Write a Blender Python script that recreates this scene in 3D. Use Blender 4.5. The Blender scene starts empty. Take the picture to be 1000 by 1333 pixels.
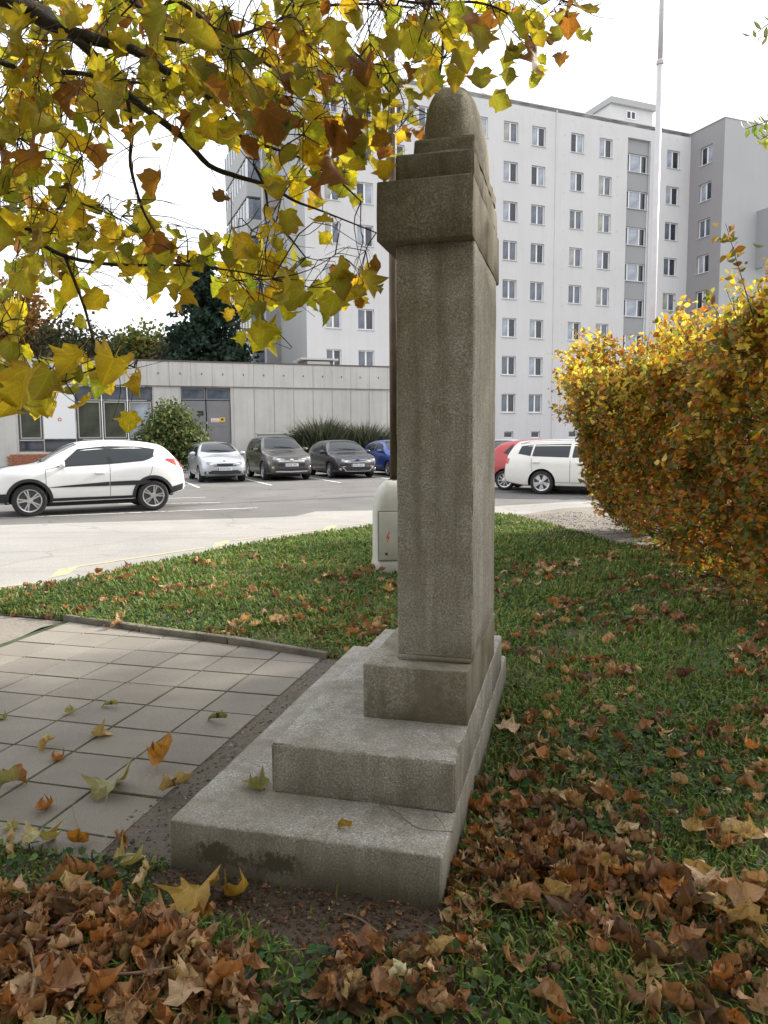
import bpy, bmesh, math, random
import numpy as np
from mathutils import Vector, Matrix
from mathutils.bvhtree import BVHTree

random.seed(7)
rng = np.random.default_rng(11)
SC = bpy.context.scene
COL = SC.collection

# ------------------------------------------------------------------ camera
FPX, PITCH, ROLL, CAMH = 961.4, 0.1015, -0.007, 1.6
_c, _s = math.cos(ROLL), math.sin(ROLL)
FWD = np.array([0, math.cos(PITCH), -math.sin(PITCH)])
UP0 = np.array([0, math.sin(PITCH), math.cos(PITCH)])
XA = np.array([1.0, 0, 0])
CX = _c * XA + _s * UP0
CY = -_s * XA + _c * UP0
cam_d = bpy.data.cameras.new('camera')
cam_d.sensor_fit = 'VERTICAL'
cam_d.sensor_height = 36.0
cam_d.lens = 36.0 * FPX / 1333.0
cam_d.clip_start = 0.05
cam_d.clip_end = 2000
cam = bpy.data.objects.new('camera', cam_d)
COL.objects.link(cam)
M = Matrix.Identity(4)
for i in range(3):
    M[i][0], M[i][1], M[i][2] = CX[i], CY[i], -FWD[i]
M[2][3] = CAMH
cam.matrix_world = M
SC.camera = cam

# ------------------------------------------------------------------ world and sun
SUN_AZ, SUN_EL = math.radians(62), math.radians(30)     # azimuth clockwise from +Y
SUN_STRENGTH, SUN_ANGLE = 4.4, math.radians(1.5)
SKY_STRENGTH, EXPOSURE = 0.105, 0.86
world = bpy.data.worlds.new('World')
SC.world = world
world.use_nodes = True
nt = world.node_tree
nt.nodes.clear()
out = nt.nodes.new('ShaderNodeOutputWorld')
bg = nt.nodes.new('ShaderNodeBackground')
sky = nt.nodes.new('ShaderNodeTexSky')
sky.sky_type = 'NISHITA'
sky.sun_disc = False
sky.sun_elevation = SUN_EL
sky.sun_rotation = SUN_AZ
sky.dust_density = 4.0
sky.air_density = 1.2
mixc = nt.nodes.new('ShaderNodeMix')
mixc.data_type = 'RGBA'
tc = nt.nodes.new('ShaderNodeTexCoord')
no = nt.nodes.new('ShaderNodeTexNoise')
no.inputs['Scale'].default_value = 2.2
no.inputs['Detail'].default_value = 5
mr = nt.nodes.new('ShaderNodeMapRange')
mr.inputs[1].default_value = 0.3
mr.inputs[2].default_value = 0.7
mr.inputs[3].default_value = 0.72
mr.inputs[4].default_value = 0.95
nt.links.new(tc.outputs['Generated'], no.inputs['Vector'])
nt.links.new(no.outputs['Fac'], mr.inputs[0])
nt.links.new(mr.outputs[0], mixc.inputs[0])
nt.links.new(sky.outputs[0], mixc.inputs[6])
mixc.inputs[7].default_value = (9.6, 9.75, 10.0, 1)      # thin bright cloud veil
nt.links.new(mixc.outputs[2], bg.inputs[0])
bg.inputs[1].default_value = SKY_STRENGTH
nt.links.new(bg.outputs[0], out.inputs[0])

sd = bpy.data.lights.new('sun', 'SUN')
sd.energy = SUN_STRENGTH
sd.angle = SUN_ANGLE
sd.color = (1.0, 0.93, 0.82)
sun = bpy.data.objects.new('sun', sd)
COL.objects.link(sun)
tosun = Vector((math.sin(SUN_AZ) * math.cos(SUN_EL), math.cos(SUN_AZ) * math.cos(SUN_EL), math.sin(SUN_EL)))
sun.rotation_euler = tosun.to_track_quat('Z', 'Y').to_euler()
sun.location = (20, 20, 30)
SC.view_settings.view_transform = 'Standard'
SC.view_settings.look = 'None'
SC.view_settings.gamma = 1
SC.view_settings.use_curve_mapping = False
SC.view_settings.exposure = EXPOSURE
SC.cycles.max_bounces = 8
SC.cycles.transparent_max_bounces = 8

# ------------------------------------------------------------------ survey helpers
def ray(px, py):
    x, y = px - 500.0, py - 666.5
    a = _c * x + _s * y
    b = -_s * x + _c * y
    return FWD + XA * a / FPX - UP0 * b / FPX
def gnd(px, py, z=0.0):
    r = ray(px, py)
    t = (z - CAMH) / r[2]
    return np.array([r[0] * t, r[1] * t])
def at(px, py, depth):
    return ray(px, py) * depth + np.array([0, 0, CAMH])
def onplane(px, py, A, D):
    r = ray(px, py)
    n = np.array([-D[1], D[0]])
    t = (np.array(A) @ n) / (r[:2] @ n)
    P = r * t + np.array([0, 0, CAMH])
    return (P[:2] - np.array(A)) @ np.array(D), P[2]
def toPx(P):
    P = np.atleast_2d(P) - np.array([0, 0, CAMH])
    x, y, z = P @ CX, P @ CY, P @ FWD
    z = np.where(z > 1e-3, z, 1e-3)
    return 500 + x / z * FPX, 666.5 - y / z * FPX, P @ FWD
def inpoly(x, y, poly):
    x = np.asarray(x); y = np.asarray(y)
    r = np.zeros(x.shape, bool)
    n = len(poly)
    for i in range(n):
        x1, y1 = poly[i]; x2, y2 = poly[(i + 1) % n]
        c = ((y1 > y) != (y2 > y)) & (x < (x2 - x1) * (y - y1) / ((y2 - y1) if y2 != y1 else 1e-9) + x1)
        r ^= c
    return r

# ------------------------------------------------------------------ object helpers
def link(o, parent=None):
    COL.objects.link(o)
    if parent is not None:
        o.parent = parent
    return o
def tag(o, label=None, cat=None, group=None, kind=None):
    if label: o['label'] = label
    if cat: o['category'] = cat
    if group: o['group'] = group
    if kind: o['kind'] = kind
    return o
def empty(name, loc=(0, 0, 0), rz=0.0):
    o = bpy.data.objects.new(name, None)
    o.location = loc
    o.rotation_euler = (0, 0, rz)
    o.empty_display_size = .2
    return link(o)
def meshobj(name, me, parent=None, mat=None):
    if mat is not None and len(me.materials) == 0:
        me.materials.append(mat)
    return link(bpy.data.objects.new(name, me), parent)
def frombm(name, bm, mat, parent=None, smooth=False, angle=None):
    me = bpy.data.meshes.new(name)
    bm.normal_update()
    bm.to_mesh(me)
    bm.free()
    if smooth:
        me.polygons.foreach_set('use_smooth', [True] * len(me.polygons))
        if angle: me.set_sharp_from_angle(angle=math.radians(angle))
    return meshobj(name, me, parent, mat)
def pymesh(name, v, f, mat=None, smooth=False, angle=None):
    me = bpy.data.meshes.new(name)
    me.from_pydata([tuple(map(float, p)) for p in v], [], f)
    me.update()
    if smooth:
        me.polygons.foreach_set('use_smooth', [True] * len(me.polygons))
        if angle: me.set_sharp_from_angle(angle=math.radians(angle))
    if mat: me.materials.append(mat)
    return me
def npmesh(name, V, T, C=None, mat=None, smooth=False, uv=None):
    """triangle mesh out of numpy arrays with an optional colour per vertex"""
    me = bpy.data.meshes.new(name)
    n, m = len(V), len(T)
    me.vertices.add(n)
    me.vertices.foreach_set('co', np.asarray(V, np.float32).ravel())
    me.loops.add(m * 3)
    me.loops.foreach_set('vertex_index', np.asarray(T, np.int32).ravel())
    me.polygons.add(m)
    me.polygons.foreach_set('loop_start', np.arange(0, m * 3, 3, dtype=np.int32))
    me.polygons.foreach_set('loop_total', np.full(m, 3, np.int32))
    me.polygons.foreach_set('use_smooth', np.full(m, smooth, bool))
    if C is not None:
        a = me.color_attributes.new('col', 'FLOAT_COLOR', 'POINT')
        cc = np.ones((n, 4), np.float32)
        cc[:, :3] = C
        a.data.foreach_set('color', cc.ravel())
    if uv is not None:
        a = me.attributes.new('lxy', 'FLOAT_VECTOR', 'POINT')
        a.data.foreach_set('vector', np.asarray(uv, np.float32).ravel())
    me.update(calc_edges=True)
    me.validate()
    if mat: me.materials.append(mat)
    return me
def box(bm, x0, x1, y0, y1, z0, z1, mtx=None):
    vs = [bm.verts.new((x, y, z)) for x in (x0, x1) for y in (y0, y1) for z in (z0, z1)]
    if mtx is not None:
        for v in vs: v.co = mtx @ v.co
    for q in ((0, 1, 3, 2), (4, 6, 7, 5), (0, 4, 5, 1), (2, 3, 7, 6), (0, 2, 6, 4), (1, 5, 7, 3)):
        bm.faces.new([vs[i] for i in q])
    return vs
def bevel_all(bm, w, seg=2):
    bmesh.ops.bevel(bm, geom=list(bm.edges), offset=w, segments=seg, profile=.5, affect='EDGES')
def tube_arrays(pts, rad, n=7, jit=0.0):
    pts = np.asarray(pts, float)
    rad = np.asarray(rad, float)
    k = len(pts)
    V, T = [], []
    tang = np.gradient(pts, axis=0)
    tang /= np.linalg.norm(tang, axis=1)[:, None] + 1e-9
    ref = np.array([0.13, 0.31, 0.94])
    for i in range(k):
        t = tang[i]
        a = np.cross(t, ref); 
        if np.linalg.norm(a) < .1: a = np.cross(t, [1, 0, 0])
        a /= np.linalg.norm(a)
        b = np.cross(t, a)
        for j in range(n):
            an = 2 * math.pi * j / n
            V.append(pts[i] + (a * math.cos(an) + b * math.sin(an)) * rad[i] * (1 + jit * (random.random() - .5)))
    for i in range(k - 1):
        for j in range(n):
            a, b = i * n + j, i * n + (j + 1) % n
            T += [(a, b, b + n), (a, b + n, a + n)]
    c = len(V); V.append(pts[-1]); e = (k - 1) * n
    for j in range(n): T.append((e + j, e + (j + 1) % n, c))
    c0 = len(V); V.append(pts[0])
    for j in range(n): T.append(((j + 1) % n, j, c0))
    return np.array(V), np.array(T)
def smooth_path(pts, sub=4):
    """Catmull-Rom through points (rows of any width)"""
    P = np.asarray(pts, float)
    if len(P) < 3: return P
    Q = np.vstack([2 * P[0] - P[1], P, 2 * P[-1] - P[-2]])
    o = []
    for i in range(1, len(Q) - 2):
        p0, p1, p2, p3 = Q[i - 1], Q[i], Q[i + 1], Q[i + 2]
        for k in range(sub):
            t = k / sub
            o.append(.5 * (2 * p1 + (p2 - p0) * t + (2 * p0 - 5 * p1 + 4 * p2 - p3) * t * t + (3 * p1 - p0 - 3 * p2 + p3) * t ** 3))
    o.append(P[-1])
    return np.array(o)
def lathe(bm, prof, n=20, axis='z', mtx=None):
    rings = []
    for r, h in prof:
        ring = []
        for j in range(n):
            a = 2 * math.pi * j / n
            co = Vector((r * math.cos(a), r * math.sin(a), h)) if axis == 'z' else Vector((r * math.cos(a), h, r * math.sin(a)))
            if mtx is not None: co = mtx @ co
            ring.append(bm.verts.new(co))
        rings.append(ring)
    for A, B in zip(rings, rings[1:]):
        for j in range(n):
            bm.faces.new((A[j], A[(j + 1) % n], B[(j + 1) % n], B[j]))
    return rings
def cap(bm, ring, flip=False):
    bm.faces.new(ring[::-1] if flip else ring)

# ------------------------------------------------------------------ materials
def newmat(name):
    m = bpy.data.materials.new(name)
    m.use_nodes = True
    n = m.node_tree.nodes
    return m, n, m.node_tree.links, n['Principled BSDF']
def plain(name, col, rough=.5, metal=0.0, spec=.5, coat=0.0, var=0.0, scale=8.0, bump=0.0, bscale=60.0):
    m, n, l, p = newmat(name)
    p.inputs['Base Color'].default_value = (*col, 1)
    p.inputs['Roughness'].default_value = rough
    p.inputs['Metallic'].default_value = metal
    p.inputs['Specular IOR Level'].default_value = spec
    if coat:
        p.inputs['Coat Weight'].default_value = coat
        p.inputs['Coat Roughness'].default_value = .03
    if var or bump:
        t = n.new('ShaderNodeTexCoord')
    if var:
        z = n.new('ShaderNodeTexNoise'); z.inputs['Scale'].default_value = scale; z.inputs['Detail'].default_value = 6
        l.new(t.outputs['Object'], z.inputs['Vector'])
        r = n.new('ShaderNodeMapRange')
        r.inputs[1].default_value = .3; r.inputs[2].default_value = .7
        r.inputs[3].default_value = 1 - var; r.inputs[4].default_value = 1 + var
        l.new(z.outputs['Fac'], r.inputs[0])
        x = n.new('ShaderNodeMix'); x.data_type = 'RGBA'; x.blend_type = 'MULTIPLY'; x.inputs[0].default_value = 1
        x.inputs[6].default_value = (*col, 1)
        l.new(r.outputs[0], x.inputs[7])
        l.new(x.outputs[2], p.inputs['Base Color'])
    if bump:
        z2 = n.new('ShaderNodeTexNoise'); z2.inputs['Scale'].default_value = bscale; z2.inputs['Detail'].default_value = 4
        l.new(t.outputs['Object'], z2.inputs['Vector'])
        b = n.new('ShaderNodeBump'); b.inputs['Strength'].default_value = bump; b.inputs['Distance'].default_value = .02
        l.new(z2.outputs['Fac'], b.inputs['Height'])
        l.new(b.outputs[0], p.inputs['Normal'])
    return m
def ramp(n, l, src, stops):
    r = n.new('ShaderNodeValToRGB')
    e = r.color_ramp.elements
    while len(e) > len(stops): e.remove(e[-1])
    while len(e) < len(stops): e.new(.5)
    for q, (pos, c) in zip(e, stops):
        q.position = pos
        q.color = (*c, 1) if len(c) == 3 else c
    l.new(src, r.inputs[0])
    return r.outputs[0]
def noise(n, l, vec, scale, detail=5, rough=.55, dist=0.0):
    z = n.new('ShaderNodeTexNoise')
    z.inputs['Scale'].default_value = scale; z.inputs['Detail'].default_value = detail
    z.inputs['Roughness'].default_value = rough; z.inputs['Distortion'].default_value = dist
    l.new(vec, z.inputs['Vector'])
    return z.outputs['Fac']
def mixrgb(n, l, fac, a, b, mode='MIX'):
    x = n.new('ShaderNodeMix'); x.data_type = 'RGBA'; x.blend_type = mode
    for i, v in ((0, fac), (6, a), (7, b)):
        if hasattr(v, 'is_output'): l.new(v, x.inputs[i])
        elif i == 0: x.inputs[0].default_value = v
        else: x.inputs[i].default_value = (*v, 1)
    return x.outputs[2]
def mth(n, l, op, a, b=None):
    x = n.new('ShaderNodeMath'); x.operation = op
    for i, v in ((0, a), (1, b)):
        if v is None: continue
        if hasattr(v, 'is_output'): l.new(v, x.inputs[i])
        else: x.inputs[i].default_value = v
    return x.outputs[0]
def mapped(n, l, vec, scale):
    x = n.new('ShaderNodeMapping')
    x.inputs['Scale'].default_value = scale
    l.new(vec, x.inputs['Vector'])
    return x.outputs[0]

def stone_mat(name, base, moss_amt, speck=.5, blot=.9):
    """artificial granite: fine grey aggregate, rain streaks, mossy patches"""
    m, n, l, p = newmat(name)
    t = n.new('ShaderNodeTexCoord').outputs['Object']
    f = noise(n, l, t, 125, 3, .75)
    col = ramp(n, l, f, [(.39, tuple(c * (1 - speck * .9) for c in base)), (.47, tuple(c * .93 for c in base)), (.54, base), (.63, tuple(min(.8, c * (1 + speck * 1.3)) for c in base))])
    g = noise(n, l, t, 70, 2, .6)
    col = mixrgb(n, l, mth(n, l, 'MULTIPLY', ramp(n, l, g, [(.60, (0, 0, 0)), (.68, (1, 1, 1))]), .55), col, tuple(c * .45 for c in base))
    big = noise(n, l, t, 2.6, 6, .62, .6)
    col = mixrgb(n, l, ramp(n, l, big, [(.38, (0, 0, 0)), (.66, (blot,) * 3)]), col, tuple(c * k for c, k in zip(base, (.52, .48, .40))), 'MIX')
    st = noise(n, l, mapped(n, l, t, (9, 9, .7)), 1.6, 5, .6)
    col = mixrgb(n, l, ramp(n, l, st, [(.46, (0, 0, 0)), (.68, (.6, .6, .6))]), col, tuple(c * k for c, k in zip(base, (.48, .47, .38))))
    ms = noise(n, l, t, 5.5, 7, .7, .4)
    col = mixrgb(n, l, mth(n, l, 'MULTIPLY', ramp(n, l, ms, [(.5, (0, 0, 0)), (.68, (1, 1, 1))]), moss_amt), col, (.075, .08, .035))
    gm = n.new('ShaderNodeNewGeometry')
    sz = n.new('ShaderNodeSeparateXYZ'); l.new(gm.outputs['Normal'], sz.inputs[0])
    up = ramp(n, l, sz.outputs[2], [(.3, (1, 1, 1)), (.8, (0, 0, 0))])
    dn = noise(n, l, t, 7, 6, .65, .3)
    col = mixrgb(n, l, mth(n, l, 'MULTIPLY', up, ramp(n, l, dn, [(.32, (.35, .35, .35)), (.62, (.85, .85, .85))])), col, mixrgb(n, l, 1.0, col, (.70, .665, .58), 'MULTIPLY'))
    l.new(col, p.inputs['Base Color'])
    p.inputs['Roughness'].default_value = .85
    p.inputs['Specular IOR Level'].default_value = .25
    b = n.new('ShaderNodeBump'); b.inputs['Strength'].default_value = .45; b.inputs['Distance'].default_value = .004
    l.new(mth(n, l, 'ADD', f, mth(n, l, 'MULTIPLY', big, 1.5)), b.inputs['Height'])
    l.new(b.outputs[0], p.inputs['Normal'])
    return m
def leafmat(name, trans=.45, rough=.45, spot=True, vein=True):
    m, n, l, p = newmat(name)
    a = n.new('ShaderNodeAttribute'); a.attribute_name = 'col'
    oi = n.new('ShaderNodeObjectInfo')
    hsv = n.new('ShaderNodeHueSaturation')
    l.new(a.outputs['Color'], hsv.inputs['Color'])
    t = n.new('ShaderNodeTexCoord').outputs['Object']
    col = a.outputs['Color']
    if spot:
        s = noise(n, l, t, 34, 5, .65)
        col = mixrgb(n, l, mth(n, l, 'MULTIPLY', ramp(n, l, s, [(.52, (0, 0, 0)), (.7, (1, 1, 1))]), .5), col, (.16, .075, .02))
        s2 = noise(n, l, t, 120, 3)
        col = mixrgb(n, l, 1.0, col, ramp(n, l, s2, [(.3, (.75, .75, .75)), (.7, (1.2, 1.2, 1.2))]), 'MULTIPLY')
    if vein:
        av = n.new('ShaderNodeAttribute'); av.attribute_name = 'lxy'
        sx = n.new('ShaderNodeSeparateXYZ'); l.new(av.outputs['Vector'], sx.inputs[0])
        ax = mth(n, l, 'ABSOLUTE', sx.outputs[0])
        dmin = ax
        for deg in (38, 78):
            ca, sa = math.cos(math.radians(deg)), math.sin(math.radians(deg))
            dd = mth(n, l, 'ABSOLUTE', mth(n, l, 'SUBTRACT', mth(n, l, 'MULTIPLY', ax, ca), mth(n, l, 'MULTIPLY', sx.outputs[1], sa)))
            dmin = mth(n, l, 'MINIMUM', dmin, dd)
        for y0 in (.25, .45, .65):     # side veins of the midrib
            dd = mth(n, l, 'ADD', mth(n, l, 'ABSOLUTE', mth(n, l, 'SUBTRACT', mth(n, l, 'SUBTRACT', sx.outputs[1], y0), ax)), .008)
            dmin = mth(n, l, 'MINIMUM', dmin, dd)
        vf = ramp(n, l, dmin, [(.004, (1, 1, 1)), (.022, (0, 0, 0))])
        col = mixrgb(n, l, mth(n, l, 'MULTIPLY', vf, .55), col, mixrgb(n, l, 1.0, col, (1.55, 1.5, 1.5), 'MULTIPLY'))
    l.new(col, p.inputs['Base Color'])
    p.inputs['Roughness'].default_value = rough
    p.inputs['Specular IOR Level'].default_value = .35
    tr = n.new('ShaderNodeBsdfTranslucent')
    l.new(mixrgb(n, l, 1.0, col, (1.5, 1.4, .8), 'MULTIPLY'), tr.inputs['Color'])
    mx = n.new('ShaderNodeMixShader')
    mx.inputs[0].default_value = trans
    l.new(p.outputs[0], mx.inputs[1]); l.new(tr.outputs[0], mx.inputs[2])
    l.new(mx.outputs[0], n['Material Output'].inputs['Surface'])
    return m
def attr_mat(name, rough=.7, trans=0.0):
    m, n, l, p = newmat(name)
    a = n.new('ShaderNodeAttribute'); a.attribute_name = 'col'
    l.new(a.outputs['Color'], p.inputs['Base Color'])
    p.inputs['Roughness'].default_value = rough
    p.inputs['Specular IOR Level'].default_value = .25
    if trans:
        tr = n.new('ShaderNodeBsdfTranslucent')
        l.new(a.outputs['Color'], tr.inputs['Color'])
        mx = n.new('ShaderNodeMixShader'); mx.inputs[0].default_value = trans
        l.new(p.outputs[0], mx.inputs[1]); l.new(tr.outputs[0], mx.inputs[2])
        l.new(mx.outputs[0], n['Material Output'].inputs['Surface'])
    return m

MAT = {}
MAT['stone'] = stone_mat('stone', (.38, .36, .32), .35, .45)
MAT['stone_step'] = stone_mat('stone_step', (.40, .388, .37), .16, .5, .55)
MAT['stone_shaft'] = stone_mat('stone_shaft', (.47, .455, .425), .06, .5, .5)
MAT['stone_dark'] = stone_mat('stone_dark', (.29, .268, .228), .38, .45)
MAT['plane_leaf'] = leafmat('plane_leaf', .62)
MAT['dry_leaf'] = leafmat('dry_leaf', .22, .55)
MAT['hedge_leaf'] = leafmat('hedge_leaf', .5, .45, spot=False, vein=False)
MAT['grass'] = attr_mat('grass', .6, .3)
MAT['foliage'] = attr_mat('foliage', .7, .25)
MAT['bark'] = plain('bark', (.055, .045, .035), .9, var=.4, scale=20, bump=.6, bscale=40)
MAT['bark_dark'] = plain('bark_dark', (.04, .032, .026), .9, var=.4, scale=20, bump=.5)
MAT['twig_grey'] = plain('twig_grey', (.20, .14, .09), .85, var=.3, scale=30)

def road_mat(name, base, crack=.5, coarse=1.0, patch=.25):
    m, n, l, p = newmat(name)
    t = n.new('ShaderNodeTexCoord').outputs['Object']
    f = noise(n, l, t, 55 * coarse, 4, .7)
    col = ramp(n, l, f, [(.3, tuple(c * .72 for c in base)), (.5, base), (.72, tuple(c * 1.3 for c in base))])
    b = noise(n, l, t, .45, 6, .6, .5)
    col = mixrgb(n, l, 1.0, col, ramp(n, l, b, [(.3, (1 - patch,) * 3), (.7, (1 + patch * .8,) * 3)]), 'MULTIPLY')
    st = noise(n, l, mapped(n, l, t, (.12, 1.6, 1)), 1.1, 5, .6)
    col = mixrgb(n, l, ramp(n, l, st, [(.52, (0, 0, 0)), (.7, (.35, .35, .35))]), col, tuple(c * .6 for c in base))
    if crack:
        v = n.new('ShaderNodeTexVoronoi'); v.feature = 'DISTANCE_TO_EDGE'; v.inputs['Scale'].default_value = .35
        w = n.new('ShaderNodeVectorMath'); w.operation = 'ADD'
        z = n.new('ShaderNodeTexNoise'); z.inputs['Scale'].default_value = 1.1; z.inputs['Detail'].default_value = 5
        l.new(t, z.inputs['Vector']); l.new(t, w.inputs[0]); l.new(z.outputs['Color'], w.inputs[1])
        l.new(w.outputs[0], v.inputs['Vector'])
        col = mixrgb(n, l, mth(n, l, 'MULTIPLY', ramp(n, l, v.outputs['Distance'], [(0.0, (1, 1, 1)), (.012, (0, 0, 0))]), crack), col, (.035, .033, .03))
    l.new(col, p.inputs['Base Color'])
    p.inputs['Roughness'].default_value = .85
    bp = n.new('ShaderNodeBump'); bp.inputs['Strength'].default_value = .35; bp.inputs['Distance'].default_value = .01
    l.new(f, bp.inputs['Height']); l.new(bp.outputs[0], p.inputs['Normal'])
    return m
MAT['asphalt'] = road_mat('asphalt', (.135, .13, .125), .45)
MAT['concrete_road'] = road_mat('concrete_road', (.29, .28, .265), .3, 1.0, .18)
MAT['gravel'] = road_mat('gravel', (.20, .178, .15), 0, .8, .25)
MAT['dirt'] = road_mat('dirt', (.105, .088, .068), 0, 1.0, .35)
MAT['soil'] = road_mat('soil', (.085, .06, .043), 0, .8, .5)
MAT['paver'] = road_mat('paver', (.255, .232, .2), 0, 3.0, .18)
MAT['joint'] = plain('joint', (.045, .065, .018), .95, var=.7, scale=5, bump=.5)
MAT['kerb'] = plain('kerb', (.16, .14, .11), .9, var=.3, scale=9, bump=.4)
def worn_paint(name, col, under, wear=.5):
    m, n, l, p = newmat(name)
    t = n.new('ShaderNodeTexCoord').outputs['Object']
    w = noise(n, l, t, 9, 7, .75)
    c = mixrgb(n, l, ramp(n, l, w, [(wear - .04, (1, 1, 1)), (wear + .1, (0, 0, 0))]), col, under)
    l.new(c, p.inputs['Base Color']); p.inputs['Roughness'].default_value = .75
    return m
MAT['white_line'] = worn_paint('white_line', (.66, .66, .64), (.2, .2, .19), .4)
MAT['yellow_line'] = worn_paint('yellow_line', (.48, .38, .20), (.31, .29, .25), .44)

def wall_mat(name, base, var=.06, streak=.1):
    m, n, l, p = newmat(name)
    t = n.new('ShaderNodeTexCoord').outputs['Object']
    a = noise(n, l, t, .35, 5, .6)
    col = mixrgb(n, l, 1.0, base, ramp(n, l, a, [(.3, (1 - var,) * 3), (.7, (1 + var,) * 3)]), 'MULTIPLY')
    s = noise(n, l, mapped(n, l, t, (2.2, 2.2, .12)), 2.0, 6, .65)
    col = mixrgb(n, l, ramp(n, l, s, [(.5, (0, 0, 0)), (.78, (streak,) * 3)]), col, tuple(c * .45 for c in base))
    f = noise(n, l, t, 40, 3)
    col = mixrgb(n, l, 1.0, col, ramp(n, l, f, [(.3, (.95,) * 3), (.7, (1.05,) * 3)]), 'MULTIPLY')
    l.new(col, p.inputs['Base Color'])
    p.inputs['Roughness'].default_value = .9
    p.inputs['Specular IOR Level'].default_value = .2
    return m
MAT['render_light'] = wall_mat('render_light', (.60, .59, .592), .04, .16)
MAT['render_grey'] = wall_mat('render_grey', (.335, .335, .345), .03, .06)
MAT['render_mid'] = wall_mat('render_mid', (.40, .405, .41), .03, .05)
MAT['render_shaded'] = wall_mat('render_shaded', (.30, .29, .30), .03, .05)  # wing side and rear block: their shade put into the render colour
MAT['concrete_old'] = wall_mat('concrete_old', (.53, .515, .49), .10, .45)
MAT['concrete_panel'] = wall_mat('concrete_panel', (.52, .505, .475), .12, .4)
MAT['flashing'] = plain('flashing', (.13, .10, .10), .5, .3)
MAT['frame_white'] = plain('frame_white', (.78, .78, .78), .4)
MAT['frame_dark'] = plain('frame_dark', (.09, .085, .09), .45, .2)
MAT['frame_alu'] = plain('frame_alu', (.48, .47, .44), .4, .4)
def glass_mat(name, col, rough=.04, mirror=0.0):
    m, n, l, p = newmat(name)
    t = n.new('ShaderNodeTexCoord').outputs['Object']
    z = noise(n, l, t, .9, 3)
    l.new(mixrgb(n, l, 1.0, col, ramp(n, l, z, [(.35, (.6,) * 3), (.65, (1.4,) * 3)]), 'MULTIPLY'), p.inputs['Base Color'])
    p.inputs['Roughness'].default_value = rough
    p.inputs['Specular IOR Level'].default_value = .6
    return m
MAT['glass_dark'] = glass_mat('glass_dark', (.03, .036, .05))
MAT['glass_mid'] = glass_mat('glass_mid', (.12, .14, .175))
MAT['glass_curtain'] = glass_mat('glass_curtain', (.33, .36, .42))
MAT['glass_blind'] = glass_mat('glass_blind', (.33, .33, .30), .15)
MAT['glass_car'] = plain('glass_car', (.022, .028, .032), .03, 0, .5)
MAT['glass_low'] = glass_mat('glass_low', (.07, .075, .06), .08)
MAT['pole_white'] = plain('pole_white', (.52, .50, .51), .35, var=.06, scale=3)
MAT['mast_brown'] = plain('mast_brown', (.10, .07, .05), .5, .3, var=.3, scale=6)
MAT['cabinet'] = plain('cabinet', (.45, .44, .39), .45, var=.10, scale=5)
MAT['red_mark'] = plain('red_mark', (.62, .09, .06), .5)
MAT['black'] = plain('black', (.015, .015, .016), .5)
MAT['rubber'] = plain('rubber', (.022, .022, .023), .8, bump=.2)
MAT['alloy'] = plain('alloy', (.62, .62, .64), .28, .85)
MAT['trim_black'] = plain('trim_black', (.02, .021, .025), .55)
MAT['chrome'] = plain('chrome', (.75, .75, .76), .12, 1.0)
MAT['lamp_clear'] = plain('lamp_clear', (.30, .31, .33), .12, .2, .5, .6)
MAT['lamp_red'] = plain('lamp_red', (.50, .02, .02), .15, 0, .6, .6)
MAT['plate'] = plain('plate', (.72, .73, .74), .4)
MAT['plate_blue'] = plain('plate_blue', (.03, .09, .4), .4)
MAT['brick'] = plain('brick', (.34, .14, .08), .9, var=.3, scale=14, bump=.4)
MAT['door_grey'] = plain('door_grey', (.20, .195, .20), .55, var=.06, scale=2)
MAT['sign_yellow'] = plain('sign_yellow', (.75, .5, .05), .5)
MAT['sign_white'] = plain('sign_white', (.75, .73, .7), .5)
MAT['box_grey'] = plain('box_grey', (.42, .43, .40), .6, var=.1, scale=4)
def paint(name, col, metal=0.0):
    return plain(name, col, .32, metal, .5, .8, var=.03, scale=2)


# ================================================================== GROUND
def sheet(name, poly, z, mat, parent=None, kind='structure', thick=0.0):
    bm = bmesh.new()
    vs = [bm.verts.new((x, y, z)) for x, y in poly]
    f = bm.faces.new(vs)
    if f.normal.z < 0: f.normal_flip()
    bm.normal_update()
    if f.normal.z < 0: f.normal_flip()
    bmesh.ops.triangulate(bm, faces=bm.faces[:])
    o = frombm(name, bm, mat, parent)
    if kind: o['kind'] = kind
    return o
MO = np.array([0.1883, 2.357]); MTH = -0.2531
MD = np.array([math.sin(-MTH), math.cos(MTH)]); MR = np.array([math.cos(MTH), -math.sin(-MTH)])
def mw(u, v):                      # monument frame (depth, leftwards) -> world xy
    return tuple(MO + u * MD - v * MR)

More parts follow.
